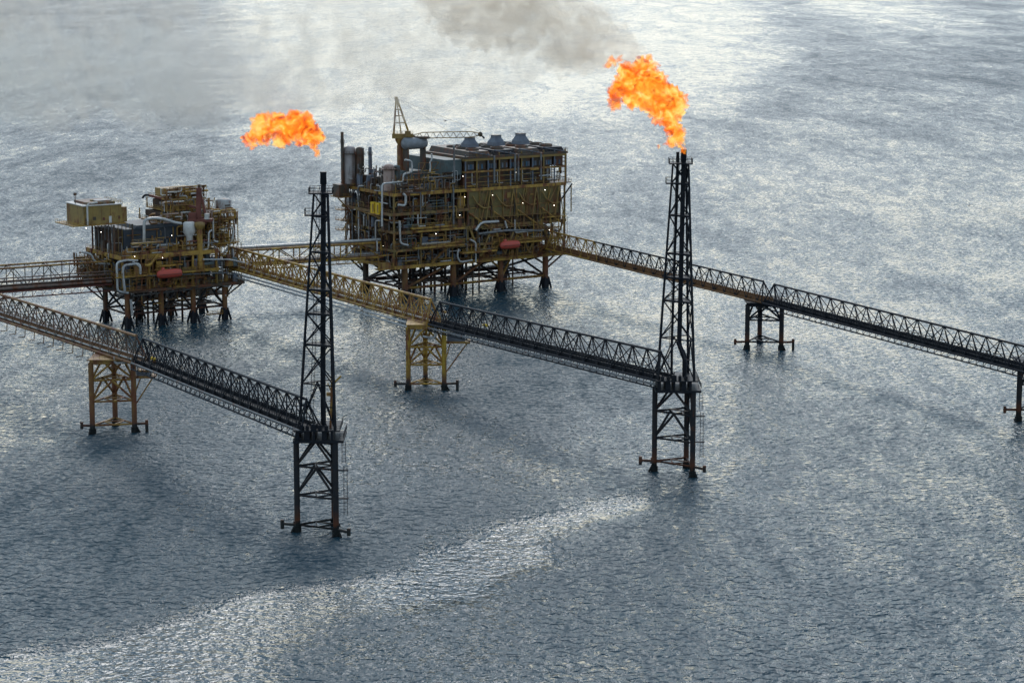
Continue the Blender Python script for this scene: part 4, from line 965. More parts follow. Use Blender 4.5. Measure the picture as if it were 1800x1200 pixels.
# lifeboats
def lifeboat(N, px0, px1, py, b, label):
    a0, z = on(N, px0, b, py); a1, _ = on(N, px1, b, py); L = a1 - a0
    t = thing('lifeboat', W(N, (a0 + a1) / 2, b, z - 1.6), TH, label, 'lifeboat', 'red enclosed lifeboats hung below the decks')
    prof = [(.05, 0), (.55, .04), (.85, .12), (1, .25), (1, .75), (.85, .88), (.55, .96), (.05, 1)]
    m = MB(); n = 14; vs = []
    for k, (r, s) in enumerate(prof):
        for i in range(n):
            th = 2 * math.pi * i / n; y = math.cos(th) * 1.5 * r; zz = math.sin(th) * (1.7 if math.sin(th) > 0 else 1.5) * (r ** .6) + 1.6
            vs.append((-L / 2 + s * L, y, zz))
    fs = [(k * n + i, k * n + (i + 1) % n, (k + 1) * n + (i + 1) % n, (k + 1) * n + i) for k in range(len(prof) - 1) for i in range(n)]
    m.add(vs, fs, RED, True); part('hull', m, t)
    m = MB(); m.lathe((-L * .25, 0, 3.1), [(.7, 0), (.7, .6), (.4, .9), (.05, .9)], RED, 10); part('canopy_hatch', m, t)
    m = MB(); m.beam((-L / 2 + .5, -1.52, 1.6), (L / 2 - .5, -1.52, 1.6), .1, .22, MAR); part('rubbing_strake', m, t)
    for s in (-1, 1):
        m = MB(); m.pipe([(s * L * .4, 1.9, 1), (s * L * .4, 1.9, 4.6), (s * L * .4, -.4, 4.8)], .2, YEL, 6); m.tube((s * L * .4, 0, 4.8), (s * L * .4, 0, 2.6), .05, DRK, 4); part('davit', m, t)
lifeboat(NL, 879, 914, 432, -7.0, 'red enclosed lifeboat hanging below the large platform')

# ---- small platform
def small_platform():
    N = at(225, 577); rnd = random.Random(5)
    root = thing('production_platform', N, TH, 'smaller yellow production platform on the left with a plated yellow cabin block on top', 'oil platform', 'production platforms')
    fb = -4.5
    aL = (0, 13, 25.5, 38); bL = (0, 19)
    platform_legs(root, aL, bL, 14, (OLEG, DRK), r=.95)
    m = MB()
    for b in bL:
        for a, a2 in zip(aL, aL[1:]):
            m.tube((a, b, 5), (a2, b, 5), .4, BLEG, 6); m.tube((a, b, 5), ((a + a2) / 2, b, 13), .38, BLEG, 6); m.tube((a2, b, 5), ((a + a2) / 2, b, 13), .38, BLEG, 6)
    part('jacket_bracing', m, root)
    for a in aL:
        m = MB(); m.tube((a, 0, 5), (a, 19, 5), .4, BLEG, 6); m.tube((a, 0, 12.5), (a, 19, 5), .4, BLEG, 6); m.tube((a, 19, 12.5), (a, 0, 5), .4, BLEG, 6); part('jacket_bracing', m, root)
    for s in (3, 7):
        m = MB(); m.tube((38, 0, 8), (38 + s, -2, 13.4), .3, DRK, 6); part('knee_brace', m, root)
        m = MB(); m.tube((0, 19, 7), (-s, 21, 13.4), .3, BLK, 6); part('knee_brace', m, root)
    for k in range(9):
        m = MB(); m.tube((6 + (k % 5) * 4.5, 6 + (k // 5) * 5, -5), (6 + (k % 5) * 4.5, 6 + (k // 5) * 5, 14), .42, BLEG, 8); part('conductor', m, root)
    m = MB(); m.bx(2, 36, 3, 6, 5.6, 5.9, DRK); m.rail([(2, 3, 5.9), (36, 3, 5.9)], DRK, r=.08); m.bx(30, 36, -2.5, -1, 2.4, 2.7, YEL); m.rail([(30, -2.5, 2.7), (36, -2.5, 2.7)], YEL, r=.1); part('boat_landing', m, root)
    z1, z2, z3 = 14.0, 19.6, 26.3
    A0_, A1_, B0_, B1_ = -3.5, 44, -4, 27
    deck_level(root, A0_, A1_, B0_, B1_, z1, DRK, eh=1.0, rails=YEL)
    deck_level(root, A0_, 34, B0_, B1_, z2, YEL, eh=1.0, rails=YEL)
    deck_level(root, 34, A1_, B0_ + 6, B1_, z2 + .5, YEL, eh=.8, rails=YEL)
    deck_level(root, A0_, 34, B0_, B1_, z3, YEL, eh=1.5, rails=YEL)
    deck_level(root, 34, A1_ + 1, B0_ + 8, B1_, z3 + 1, YEL, eh=.8, rails=YEL)
    deck_level(root, 34, A1_, B0_ + 9, B1_, z3 + 6.5, YEL, eh=.6, rails=YEL)
    for (za, zb_) in ((z1, z2), (z2, z3)):
        for a in (-3, 7, 15, 24, 33.2):
            for b in (B0_ + .5, B1_ - .5):
                m = MB(); m.beam((a, b, za), (a, b, zb_ - .6), .7, .7, YEL); part('column', m, root)
        for b in (9, 18):
            m = MB(); m.beam((-3, b, za), (-3, b, zb_ - .6), .7, .7, OCH); part('column', m, root)
    for k, (za, zb_) in enumerate(((z1, z2), (z2, z3))):
        m = MB()
        for j in range(4): m.bx(0 + j * 9, 7 + j * 9, 3, 22, za, zb_ - 1.4, DRK if (j + k) % 3 else TEAL)
        part('inner_module', m, root)
        for (a0, a1) in ((-3, 7), (8, 15), (16, 24), (25, 33), (35, 43)):
            m = MB(); elbow_clutter(m, rnd, a0, a1, B0_ + .8, 3, za, zb_ - 1, 9, (DRK, DRK, OCH, YEL, TEAL, GRY)); part('pipework', m, root)
        for (b0, b1) in ((3, 12), (13, 25)):
            m = MB()
            for _ in range(12):
                b = rnd.uniform(b0, b1); a = rnd.uniform(A0_ + .5, -1)
                if rnd.random() < .35: m.bx(a, a + 1.6, b - 1, b + 1, za, za + rnd.uniform(1.5, 4), rnd.choice((DRK, OCH, MAR)))
                else: m.pipe([(a, b, za), (a, b, za + rnd.uniform(1.5, 4)), (a, b + 3, za + 4), (a, b + 3, zb_ - 1)], .24, rnd.choice((OCH, PGR, YEL)), 6)
            part('pipework', m, root)
    # underdeck lower level
    m = MB(); m.bx(2, 40, 0, 20, 9.2, 9.5, DRK); 
    for k in range(9): m.tube((3 + k * 4, .5, 9.5), (3 + k * 4, .5, 14), .18, DRK, 5)
    m.tube((2, -.5, 11.5), (44, -.5, 12.5), .3, PGR, 8); part('under_deck', m, root)
    # upper central housings on the top deck (dark tent like enclosure)
    m = MB(); z = z3
    a0, a1 = 1, 22
    m.bx(a0, a1, 4, 20, z, z + 8.2, GRYD); part('enclosure', m, root)
    m = MB(); vs = [(a0 + 4, 3.4, z + 8.2), (a1, 3.4, z + 8.2), (a1, 20, z + 8.2), (a0 + 4, 20, z + 8.2), (a0 + 5, 3.6, z + 9.4), (a1, 3.6, z + 9.6), (a1, 19, z + 9.6), (a0 + 5, 19, z + 9.4)]
    m.add(vs, [(3, 2, 1, 0), (4, 5, 6, 7), (0, 1, 5, 4), (1, 2, 6, 5), (2, 3, 7, 6), (3, 0, 4, 7)], GRYD); part('enclosure_roof', m, root)
    tangle(root, rnd, (2, 20, 2.4, 3.8, z, z + 8), 18, (PGR, DOC, OCH, TEAL, YEL)); tangle(root, rnd, (8, 36, 2, 5, z + 9.8, z + 13), 22, (WHT, OCH, YEL, BRN, PNK), (.15, .35)); tangle(root, rnd, (34, 46, 2, 8, z, z + 13), 40, (OCH, YEL, WHT, DOC, BRN), (.15, .4)); tangle(root, rnd, (18, 37, 8.2, 9.6, z + 9.7, z + 21.5), 40, (OCH, YEL, OLV, WHT, BRN), (.15, .35))
    # cabin block support frame
    for a in (-3, 4):
        for b in (3, 22):
            m = MB(); m.beam((a, b, z), (a, b, z + 10.2), .5, .5, DRK); part('column', m, root)
    m = MB(); elbow_clutter(m, rnd, -3, 2, 4, 20, z, z + 7, 16, (DRK, BRND, OCH)); part('pipework', m, root)
    m = MB(); m.bx(-2.6, .8, 5, 21, z, z + 8.0, BRND); part('inner_module', m, root)
    m = MB()
    for k in range(6): m.tube((-2.9, 5 + k * 3, z), (-2.9, 5 + k * 3, z + 10.2), .16, PGR, 6)
    for k in range(5): m.tube((-2.4 + k * 1.5, 4.2, z), (-2.4 + k * 1.5, 4.2, z + 10.2), .14, DOC, 6)
    part('pipe_stack', m, root)
    # right module wall with ribs
    m = MB(); m.bx(20.8, 33, 5, 22, z, z + 9.5, BRND); 
    for k in range(9): m.bx(20.5 + k * 1.5, 20.75 + k * 1.5, 4.4, 5, z, z + 9, OCH)
    part('ribbed_module', m, root)
    for k in range(7): m = MB(); m.tube((9 + k * 3.2, B0_ + 2, z), (9 + k * 3.2, B0_ + 2, z + rnd.uniform(2, 6)), .2, OCH, 6); part('post', m, root)
    for (a0, a1) in ((-2, 8), (9, 20), (21, 33)):
        m = MB(); elbow_clutter(m, rnd, a0, a1, B0_ + 1, 3, z, z + 3.2, 10, (OCH, OCH, DRK, YEL, MAR)); part('pipework', m, root)
    # stacked process levels to the upper right
    levels = [(16, 37, 5, 24, z + 9.7), (19, 37, 8, 24, z + 13.6), (20, 36, 10, 24, z + 17.4)]
    for q, (a0, a1, b0, b1, zz) in enumerate(levels):
        m = MB(); m.bx(a0, a1, b0, b1, zz - .4, zz, YEL); part('deck', m, root)
        m = MB(); m.rail([(a0, b1, zz), (a0, b0, zz), (a1, b0, zz), (a1, b1, zz)], OLV, h=1.2, r=.07, step=1.5); part('railing', m, root)
        top = levels[q + 1][4] - .4 if q < 2 else zz + 3.6
        for a in np.linspace(a0 + .3, a1 - .3, 4):
            for b in (b0 + .3, b1 - .3):
                if q < 2: m = MB(); m.beam((a, b, zz), (a, b, top), .35, .35, YEL); part('column', m, root)
        m = MB(); elbow_clutter(m, rnd, a0 + 1, a1 - 2, b0 + .3, b0 + 4, zz, top, 34, (OCH, OLV, OCH, WHT, BRND, YEL, PNK)); part('pipework', m, root)
        m = MB(); m.bx(a0 + 2, a1 - 2, b0 + 4.5, b1 - 1.5, zz, min(top - .6, zz + 3), BRND if q < 2 else OLV); part('inner_module', m, root)
    for (a0, a1, zz) in ((35, 43, z3 + 1), (35, 43, z3 + 6.5)):
        m = MB(); elbow_clutter(m, rnd, a0, a1, B0_ + 9.5, B0_ + 14, zz, zz + 5, 14, (OCH, OLV, YEL, GRY, WHT)); part('pipework', m, root)
        m = MB(); m.bx(a0 + 1, a1 - 1, B0_ + 15, B1_ - 2, zz, zz + 4.6, DRK); part('inner_module', m, root)
        for a in (34.5, 39, 43.5): m = MB(); m.beam((a, B0_ + 9.3, zz), (a, B0_ + 9.3, zz + 5), .35, .35, YEL); part('column', m, root)
    # left lower annexe of orange rails
    m = MB()
    for k in range(3):
        zz = z1 + 3.5 + k * 2.6; m.bx(A0_ - 5 + k, A0_, 14, 26, zz - .25, zz, OCH); m.rail([(A0_, 14, zz), (A0_ - 5 + k, 14, zz), (A0_ - 5 + k, 26, zz)], OCH, h=1.2, r=.08, step=1.5)
    for b in (14.5, 20, 25.5): m.beam((A0_ - 4, b, z1), (A0_ - 4, b, z1 + 8), .35, .35, OCH)
    part('side_platform', m, root)
    m = MB(); elbow_clutter(m, rnd, A0_ - 4.5, A0_ - 1, 14.5, 25, z1 + 3.5, z1 + 8, 10, (OCH, MAR, WHT)); part('pipework', m, root)
    MX = (OCH, YEL, OCH, YEL, DOC, PGR, PIP, BRN, MAR)
    for box, n in (((20, 36, 9, 11, z3 + 17, z3 + 21), 20), ((16, 37, 4.4, 6, z3 + 9.7, z3 + 17), 34), ((34, 45, 3.5, 6, z3 + 1, z3 + 12), 30), ((34, 45, 1, 4, z1, z3), 26), ((20, 33, 3.2, 4.6, z3, z3 + 9.5), 16), ((-3, 33, B0_ - .6, B0_ + 1, z1, z3), 36), ((-3, 33, B0_, B0_ + 3, z3, z3 + 3.6), 24), ((2, 40, -2, 3, 8, z1), 22)):
        tangle(root, rnd, box, n, MX)
    for b0 in (2, 14): tangle(root, rnd, (A0_ - .8, A0_ + .5, b0, b0 + 12, z1, z3), 16, MX)
    tangle(root, rnd, (A0_ - 6, A0_, 10, 26, z1 + 1, z1 + 11), 44, (OCH, BRN, WHT, YEL, OCH), (.12, .35)); scaffold(root, rnd, A0_ - 6, A0_, 9.5, z1, z1 + 10, 4, 3, (OCH, YEL, BRN))
    m = MB()
    for (b0, h0) in ((11, 4), (15.5, 6.5), (20, 5)): m.bx(A0_ - 3.5, A0_ - .4, b0, b0 + 3.4, z1 + .4, z1 + h0, BRO)
    part('side_module', m, root)
    scaffold(root, rnd, 16, 37, 4.6, z3 + 9.7, z3 + 17.4, 9, 4, (YEL, OCH, OLV)); scaffold(root, rnd, 20, 36, 9.2, z3 + 17.4, z3 + 21.4, 8, 2, (YEL, OCH, WHT))
    scaffold(root, rnd, 34, 45, 3, z3 + 1, z3 + 12, 6, 5, (YEL, OCH, OLV)); scaffold(root, rnd, 36, 46, 1.5, z1, z3 + 1, 6, 4, (OCH, YEL, DOC))
    scaffold(root, rnd, -3, 8, B0_ - .6, z1, z3, 5, 3, (YEL, OCH)); scaffold(root, rnd, 14, 28, B0_ - .3, z1, z2, 6, 2, (YEL, OCH, DOC))
    def sp(pts, b, r=.35, mat=PIP):
        q = [(local(N, x, b), b, wz(N, local(N, x, b), b, y)) for (x, y) in pts]
        m = MB(); m.pipe(q, r, mat, 8); part('pipe', m, root)
    sp([(222, 577 - 62), (203, 512), (203, 461), (222, 457), (240, 458)], fb - .3, .42)
    sp([(216, 512), (213, 480), (215, 466), (244, 463), (244, 481)], fb - .6, .5)
    sp([(231, 460), (236, 463), (244, 470), (244, 482)], fb - .8, .3)
    sp([(142, 443), (158, 446), (163, 458), (170, 463), (190, 464)], 6, .4)
    sp([(252, 425), (253, 386), (270, 383), (288, 385), (305, 391), (318, 393)], fb + 4, .55)
    sp([(290, 449), (340, 445), (350, 440), (365, 438), (366, 408), (372, 404)], fb + 1, .35)
    sp([(374, 384), (374, 424), (382, 425)], fb + 5, .35)
    sp([(410, 405), (407, 422), (396, 441), (382, 452)], fb + 7, .42, PIP)
    sp([(355, 456), (400, 456), (425, 461), (450, 470)], fb, .3, PIP)
    sp([(220, 486), (330, 482), (400, 479)], fb - .3, .22, PGR); sp([(388, 460), (389, 503), (400, 503)], fb + 3, .3, PIP)
    sp([(226, 526), (228, 555)], fb + 3, .5, PIP)
    # yellow diagonal, crane-pedestal column and edge trims
    m = MB(); a, zt = local(N, 350, fb + 1), 0
    m.tube((a, fb + 1, wz(N, a, fb + 1, 472)), (a, fb + 1, wz(N, a, fb + 1, 394)), 1.0, YEL, 16); m.lathe((a, fb + 1, wz(N, a, fb + 1, 403)), [(1.0, 0), (1.9, 1.2), (1.9, 2.4), (1.0, 2.6)], OLV, 16); part('crane_pedestal', m, root)
    m = MB(); q = [(276, 447), (262, 466), (252, 466)]
    m.pipe([(local(N, x, fb - .5), fb - .5, wz(N, local(N, x, fb - .5), fb - .5, y)) for x, y in q], .5, YEL, 6); part('brace', m, root)
    for (x0, x1, y, mt) in ((200, 255, 488, YEL), (272, 318, 468, YEL), (318, 362, 478, YEL), (230, 285, 429, OLV)):
        a0 = local(N, x0, fb - .4); a1 = local(N, x1, fb - .4); zz = wz(N, a0, fb - .4, y); m = MB(); m.bx(a0, a1, fb - 1, fb + .4, zz - .25, zz + .25, mt); m.rail([(a0, fb - 1, zz + .25), (a1, fb - 1, zz + .25)], mt, h=1.2, r=.07, step=2); part('walkway', m, root)
    m = MB(); a0 = local(N, 232, fb - .4); a1 = local(N, 244, fb - .4); z0 = wz(N, a0, fb, 484); z_ = wz(N, a0, fb, 463)
    m.bx(a0 + .4, a1 - .4, fb - .5, fb + .2, z0, z_, OCH); part('cabinet', m, root)
    for (x, y) in ((151, 401), (177, 408), (235, 451), (284, 453), (301, 414)):
        a = local(N, x, fb - .4 if x > 200 else 1); lamp(root, a, fb - .4 if x > 200 else 1, wz(N, a, fb - .4 if x > 200 else 1, y))
    return N, root, (z1, z2, z3)
GRYD = paint('dark_slate_cladding', (.03, .04, .055), (.05, .055, .06), RUST, .05)
NS, SMALL, ZS = small_platform()
lifeboat(NS, 273, 318, 483, -6.6, 'pale red enclosed lifeboat hanging on the front of the small platform')
# yellow cabin block with deck on stilts (top left)
b = 6; a0, zlo = on(NS, 147, b, 388); a1, _ = on(NS, 214, b, 388); _, zhi = on(NS, 150, b, 362)
zlo = ZS[2] + 10.25; _, zhi = on(NS, 150, b, 363)
cb = thing('cabin_block', W(NS, a0, b, zlo), TH, 'yellow plated cabin block raised on columns at the top left of the small platform', 'cabin')
w_ = a1 - a0; hh = max(4.2, zhi - zlo); dp = 15
m = MB(); m.bx(0, w_, 0, dp, .35, hh, CAB)
for k in range(5): m.bx(w_ * k / 4.4 + .2, w_ * k / 4.4 + .32, -.06, 0, .35, hh, OCH)
part('wall', m, cb)
m = MB()
for (x0, x1, za, zb_, mt) in ((.6, 1.6, .4, 2.6, DRK), (3.4, 4.6, 1.8, 3.0, DRK), (7.2, 8.0, 1.6, 2.6, MAR), (w_ - 1.4, w_ - .6, 1.7, 2.8, DRK)): m.bx(x0, x1, -.09, -.01, za, zb_, mt)
part('window_panel', m, cb)
m = MB(); m.bx(w_ * .66, w_ * .66 + 1.0, -.12, -.01, .5, 2.9, WHT); part('door', m, cb)
m = MB(); m.bx(-4.5, w_ + 1.2, -1.2, dp, 0, .35, YEL); m.rail([(-4.5, dp, .35), (-4.5, -1.2, .35), (w_ * .25, -1.2, .35)], YEL, r=.06, h=1.2); part('walkway', m, cb)
m = MB(); m.bx(-.4, w_ + .3, -.4, dp + .3, hh, hh + .3, WHT); m.bx(2, w_ - 2, 1, dp - 2, hh + .3, hh + 1.1, DRK); m.bx(w_ * .4, w_ * .8, 2, 7, hh + 1.1, hh + 1.5, PGR)
rq = random.Random(2)
for k in range(9): x = rq.uniform(.5, w_ - 1); y = rq.uniform(0, 6); m.bx(x, x + rq.uniform(.5, 2), y, y + 1.2, hh + .3, hh + rq.uniform(.6, 1.6), rq.choice((WHT, OCH, PGR, CAB)))
m.rail([(-.3, -.3, hh + .3), (w_ + .2, -.3, hh + .3), (w_ + .2, dp, hh + .3)], YEL, r=.06, step=1.5)
part('roof', m, cb)
m = MB(); m.bx(w_ * .72, w_ + 2.2, .5, 6, .4, hh - 1.1, CAB); part('annexe', m, cb)
m = MB(); m.pipe([(1.2, -.6, .4), (1.2, -.6, hh + .9), (5, -.6, hh + 1.2)], .35, WHT, 8); part('duct', m, cb)
m = MB(); m.tube((.2, dp * .5, hh), (.2, dp * .5, hh + 3.4), .15, DRK); m.lathe((.2, dp * .5, hh + 3.2), [(.2, 0), (.6, .1), (.6, .9), (.2, 1)], DRK, 10); part('beacon_mast', m, cb)
# dark red crane on the small platform
b = 0; a, zt = on(NS, 351, b, 330); _, zb3 = on(NS, 351, b, 394)
ck = thing('pedestal_crane', W(NS, a, b, zb3), 0, 'maroon pedestal crane with a dark tip standing on the yellow column of the small platform', 'crane')
hh = zt - zb3
m = MB(); m.lathe((0, 0, 0), [(2.4, 0), (2.4, .8), (1.4, 1.0), (1.3, 2.6)], MAR, 12); part('turntable', m, ck)
m = MB(); m.bx(-4.2, 4.6, -1.8, 1.8, 1.0, 2.0, MAR); m.bx(-3.8, -1.2, -1.5, 1.5, 2.0, 4.2, MAR); m.rail([(-4.2, -1.8, 2), (4.6, -1.8, 2)], MAR, r=.06); part('machinery_deck', m, ck)
m = MB(); m.beam((-.5, 0, 2), (0, 0, hh), 1.8, 1.6, MAR); m.beam((2.4, 0, 2), (.6, 0, hh * .8), .8, .8, MAR); m.bx(-.5, .5, -.5, .5, hh, hh + 1.2, DRK); part('tower', m, ck)
m = MB(); m.bx(2.0, 3.6, -2.4, -1.0, 2.0, 4.0, WHT); part('cab', m, ck)
# jib reaching back left
tip = Vector(((256 - 351) / (F / 860), 8, zat(860, 352) - zb3)); m = MB()
m.beam((0, 1, 5.5), tip, .7, .8, MAR); m.pipe([tip, tip + Vector((-1.6, 0, .2)), tip + Vector((-2.6, 0, -1.0))], .4, BLK, 7); part('jib', m, ck)
# white tank on upper right of small platform and white vertical drum
a, zt = on(NS, 392, 10, 352); t = thing('storage_tank', W(NS, a - 2.8, 10, ZS[2] + 11.5), TH, 'off white tank with dark slot on the upper right of the small platform', 'tank')
m = MB(); m.lathe((3, 0, 0), [(2.9, 0), (2.9, 4.0), (2.2, 4.6), (.1, 4.9)], paint('pale_grey_tank', (.42, .41, .39), (.3, .29, .28), RUST, .3), 18); part('shell', m, t)
m = MB(); m.bx(2.2, 4.2, -3.05, -2.75, 2.2, 2.7, DRK); part('nameplate', m, t)
m = MB(); m.bx(-.5, 7, -3.6, 3.6, -.3, 0, YEL); m.rail([(-.5, -3.6, 0), (7, -3.6, 0)], YEL, r=.07); part('base', m, t)
m = MB()
for x in (0, 6.5):
    for y in (-3.2, 3.2): m.tube((x, y, -.3), (x, y, -4.6), .2, YEL)
part('frame', m, t)
b = -1.5; a, zt = on(NS, 332, b, 390); t = thing('process_vessel', W(NS, a, b, ZS[2] + .02), TH, 'off white hopper shaped vessel left of the thick yellow column on the small platform', 'vessel')
hh = zt - ZS[2]; m = MB(); m.lathe((0, 0, 0), [(1.2, 0), (1.2, hh * .5), (2.2, hh * .62), (2.2, hh - .4), (1.6, hh), (.1, hh)], WHT, 16); part('shell', m, t)
m = MB(); m.lathe((0, 0, -.0), [(1.6, 0), (1.6, .3), (1.25, .3)], DRK, 12); part('base', m, t)
# bright yellow machinery in the left end of the large platform
a, zz = on(NL, 651, 7, 380); t = thing('generator_cabinet', W(NL, NL and -5.6, 4, zat(W(NL, -5.6, 4, 0).y, 377)), TH, 'bright yellow twin cabinets on the dark left end of the large platform', 'cabinet')
for k in range(2): m = MB(); m.bx(-.2, 1.4, 0 + k * 3.6, 2.8 + k * 3.6, 0, 4.2, BYEL); m.bx(-.3, -.2, .4 + k * 3.6, 1.2 + k * 3.6, .5, 3.6, OCH); part('cabinet', m, t)
m = MB(); m.bx(-.6, 1.6, -1, 8, -.4, 0, OCH); part('skid', m, t)

# small equipment on the bridges
def skid(P, rz, label, mats, name='valve_skid', cat='valve skid'):
    t = thing(name, P, rz, label, cat); m = MB(); m.bx(-1.6, 1.6, -.6, .6, 0, .3, mats[0]); part('skid', m, t)
    m = MB(); m.lathe((-1.2, 0, .9), [(.1, 0), (.5, .2), (.5, 1.9), (.1, 2.2)], mats[1], 10, axis='x'); part('body', m, t)
    m = MB(); m.tube((0, 0, 1.2), (0, 0, 2.1), .12, mats[0]); m.lathe((0, 0, 2.0), [(.5, 0), (.5, .12), (.1, .12)], mats[0], 10); part('handwheel', m, t)
skid(at(270, 636, 22.6), R(-62), 'small yellow green valve on the black bridge right of the rusty support', (DRK, BYEL))
skid(at(853, 577, 21.5), R(-64), 'small yellow valve with white ends on the black middle bridge', (WHT, BYEL))
skid(at(781, 553, 21.0), R(-64), 'orange and white valve cluster where the yellow bridge meets the black one', (WHT, OCH))

# seabird gliding above the crane
P = atY(783, 213, 900); bd = MB(); 
vs = [(-.7, 0, 0), (.7, 0, 0), (0, -.18, .12), (0, .18, .12), (0, 0, -.12)]
bd.add(vs, [(0, 2, 4), (0, 4, 3), (0, 3, 2), (1, 4, 2), (1, 3, 4), (1, 2, 3)], BLK)
for s in (-1, 1):
    w0 = [(-.25, 0, .05), (.3, 0, .05), (.15, s * .9, .35), (-.15, s * .9, .35), (-.15, s * 1.7, .1), (-.35, s * 1.7, .1)]
    up_ = [(x, y, z + .05) for x, y, z in w0]
    bd.add(w0 + up_, [(0, 1, 2, 3), (3, 2, 4, 5), (9, 8, 7, 6), (11, 10, 8, 9), (0, 6, 7, 1), (1, 7, 8, 2), (2, 8, 10, 4), (4, 10, 11, 5), (5, 11, 9, 3), (3, 9, 6, 0)], BLK)
o = bd.build('seabird'); o.location = P; o.rotation_euler = (0, R(-10), R(20)); tag(o, 'tiny dark seabird gliding above the crane jib', 'bird')

# ------------------------------------------------------------------ flames and smoke
def hull_from_blobs(name, blobs, voxel, mat, jitter=0.0, seed=1, kind=None):
    """blobs: (centre, radius); one closed skin around them, roughened with noise."""
    tmp = bpy.data.meshes.new('tmp'); vs, fs = [], []
    import bmesh
    for c, r in blobs:
        bm = bmesh.new(); bmesh.ops.create_icosphere(bm, subdivisions=2, radius=r)
        o_ = len(vs); vs += [tuple(v.co + c) for v in bm.verts]; fs += [tuple(v.index + o_ for v in f.verts) for f in bm.faces]; bm.free()
    tmp.from_pydata(vs, [], fs)
    o = bpy.data.objects.new(name, tmp); C.objects.link(o)
    md = o.modifiers.new('r', 'REMESH'); md.mode = 'VOXEL'; md.voxel_size = voxel
    dg = bpy.context.evaluated_depsgraph_get(); me = bpy.data.meshes.new_from_object(o.evaluated_get(dg))
    o.modifiers.clear(); o.data = me; me.name = name
    if jitter:
        n = len(me.vertices); co = np.empty(n * 3, np.float32); me.vertices.foreach_get('co', co); co = co.reshape(-1, 3)
        no = np.empty(n * 3, np.float32); me.vertices.foreach_get('normal', no); no = no.reshape(-1, 3)
        d = np.array([mnoise.noise(Vector(c) * (1.6 / jitter) + Vector((seed, 0, 0))) + .6 * mnoise.noise(Vector(c) * (3.6 / jitter) + Vector((0, seed, 0))) for c in co])
        co += no * (d * jitter)[:, None]; me.vertices.foreach_set('co', co.astype(np.float32).ravel()); me.update()
    me.materials.clear(); me.materials.append(mat)
    return o
def flame_mat():
    m = bpy.data.materials.new('gas_flame'); m.use_nodes = True; t = m.node_tree; N, L = t.nodes, t.links; N.clear()
    o = N.new('ShaderNodeOutputMaterial'); v = N.new('ShaderNodeVolumePrincipled'); geo = N.new('ShaderNodeNewGeometry')
    n1 = N.new('ShaderNodeTexNoise'); n1.inputs['Scale'].default_value = .3; n1.inputs['Detail'].default_value = 5; n1.inputs['Roughness'].default_value = .6; n1.inputs['Distortion'].default_value = 1.2
    L.new(geo.outputs['Position'], n1.inputs['Vector'])
    ramp = N.new('ShaderNodeValToRGB'); e = ramp.color_ramp.elements
    e[0].position = .37; e[0].color = (.25, .02, .004, 1); e[1].position = .62; e[1].color = (1, .78, .24, 1)
    x = e.new(.44); x.color = (1.0, .14, .008, 1); x = e.new(.49); x.color = (1, .25, .012, 1); x = e.new(.545); x.color = (1, .45, .03, 1)
    L.new(n1.outputs[0], ramp.inputs[0])
    n2 = N.new('ShaderNodeTexNoise'); n2.inputs['Scale'].default_value = .42; n2.inputs['Detail'].default_value = 4; n2.inputs['Distortion'].default_value = .8
    mp = N.new('ShaderNodeMapping'); mp.inputs['Location'].default_value = (9, 4, 2); L.new(geo.outputs['Position'], mp.inputs[0]); L.new(mp.outputs[0], n2.inputs['Vector'])
    mr = N.new('ShaderNodeMapRange'); mr.interpolation_type = 'SMOOTHSTEP'; mr.inputs[1].default_value = .31; mr.inputs[2].default_value = .49; mr.inputs[3].default_value = .02; mr.inputs[4].default_value = 1.1
    L.new(n2.outputs[0], mr.inputs[0]); L.new(mr.outputs[0], v.inputs['Density']); v.inputs['Color'].default_value = (.2, .08, .03, 1)
    k = N.new('ShaderNodeMath'); k.operation = 'MULTIPLY'; k.inputs[1].default_value = .93; L.new(mr.outputs[0], k.inputs[0])
    L.new(k.outputs[0], v.inputs['Emission Strength']); L.new(ramp.outputs[0], v.inputs['Emission Color'])
    L.new(v.outputs[0], o.inputs['Volume']); return m
FL = flame_mat()
def flame(Y, blobs, tip, label, seed):
    T = Vector(tip)
    bl = []; rnd = random.Random(seed)
    for px, py, r in blobs:
        p = atY(px, py, Y + rnd.uniform(-2, 2)); bl.append((p - T, (r * 1.14 + .6) / (F / Y)))
    o = hull_from_blobs('flame', bl, .45, FL, 1.3, seed); o.location = T
    tag(o, label, 'flame', 'burning gas flames')
    return o
YA, YB = cA.y, cB.y
flame(YB, [(1201, 262, 4), (1198, 258, 6), (1193, 252, 7), (1197, 240, 8), (1190, 246, 8), (1180, 249, 9), (1194, 230, 9), (1182, 225, 12), (1177, 208, 14), (1192, 200, 10), (1190, 180, 17), (1170, 182, 18), (1180, 165, 14), (1158, 165, 22), (1150, 145, 20), (1130, 150, 20), (1110, 148, 20), (1135, 175, 16), (1112, 172, 16), (1150, 195, 12), (1160, 208, 10), (1092, 150, 15), (1080, 165, 10), (1080, 183, 10),
          (1100, 125, 13), (1125, 118, 12), (1145, 122, 12), (1130, 105, 7), (1140, 103, 5), (1078, 108, 6), (1068, 115, 5), (1090, 103, 4), (1158, 258, 3)],
      tuple(atY(1202, 262, YB)), 'tall orange gas flame leaning left above the right flare tower', 3)
YA2 = YA
flame(YA2, [(556, 268, 5), (553, 258, 6), (555, 242, 12), (545, 232, 16), (535, 215, 16), (520, 210, 14), (530, 240, 14), (510, 222, 16), (500, 240, 13), (490, 212, 14), (475, 225, 15), (465, 210, 12), (455, 215, 11), (465, 240, 12), (450, 235, 11), (440, 248, 9), (490, 250, 9), (445, 256, 6), (432, 240, 5), (560, 235, 8), (566, 243, 5)],
      tuple(atY(556, 270, YA2)), 'wide low orange gas flame blown left above the nearer flare tower', 8)

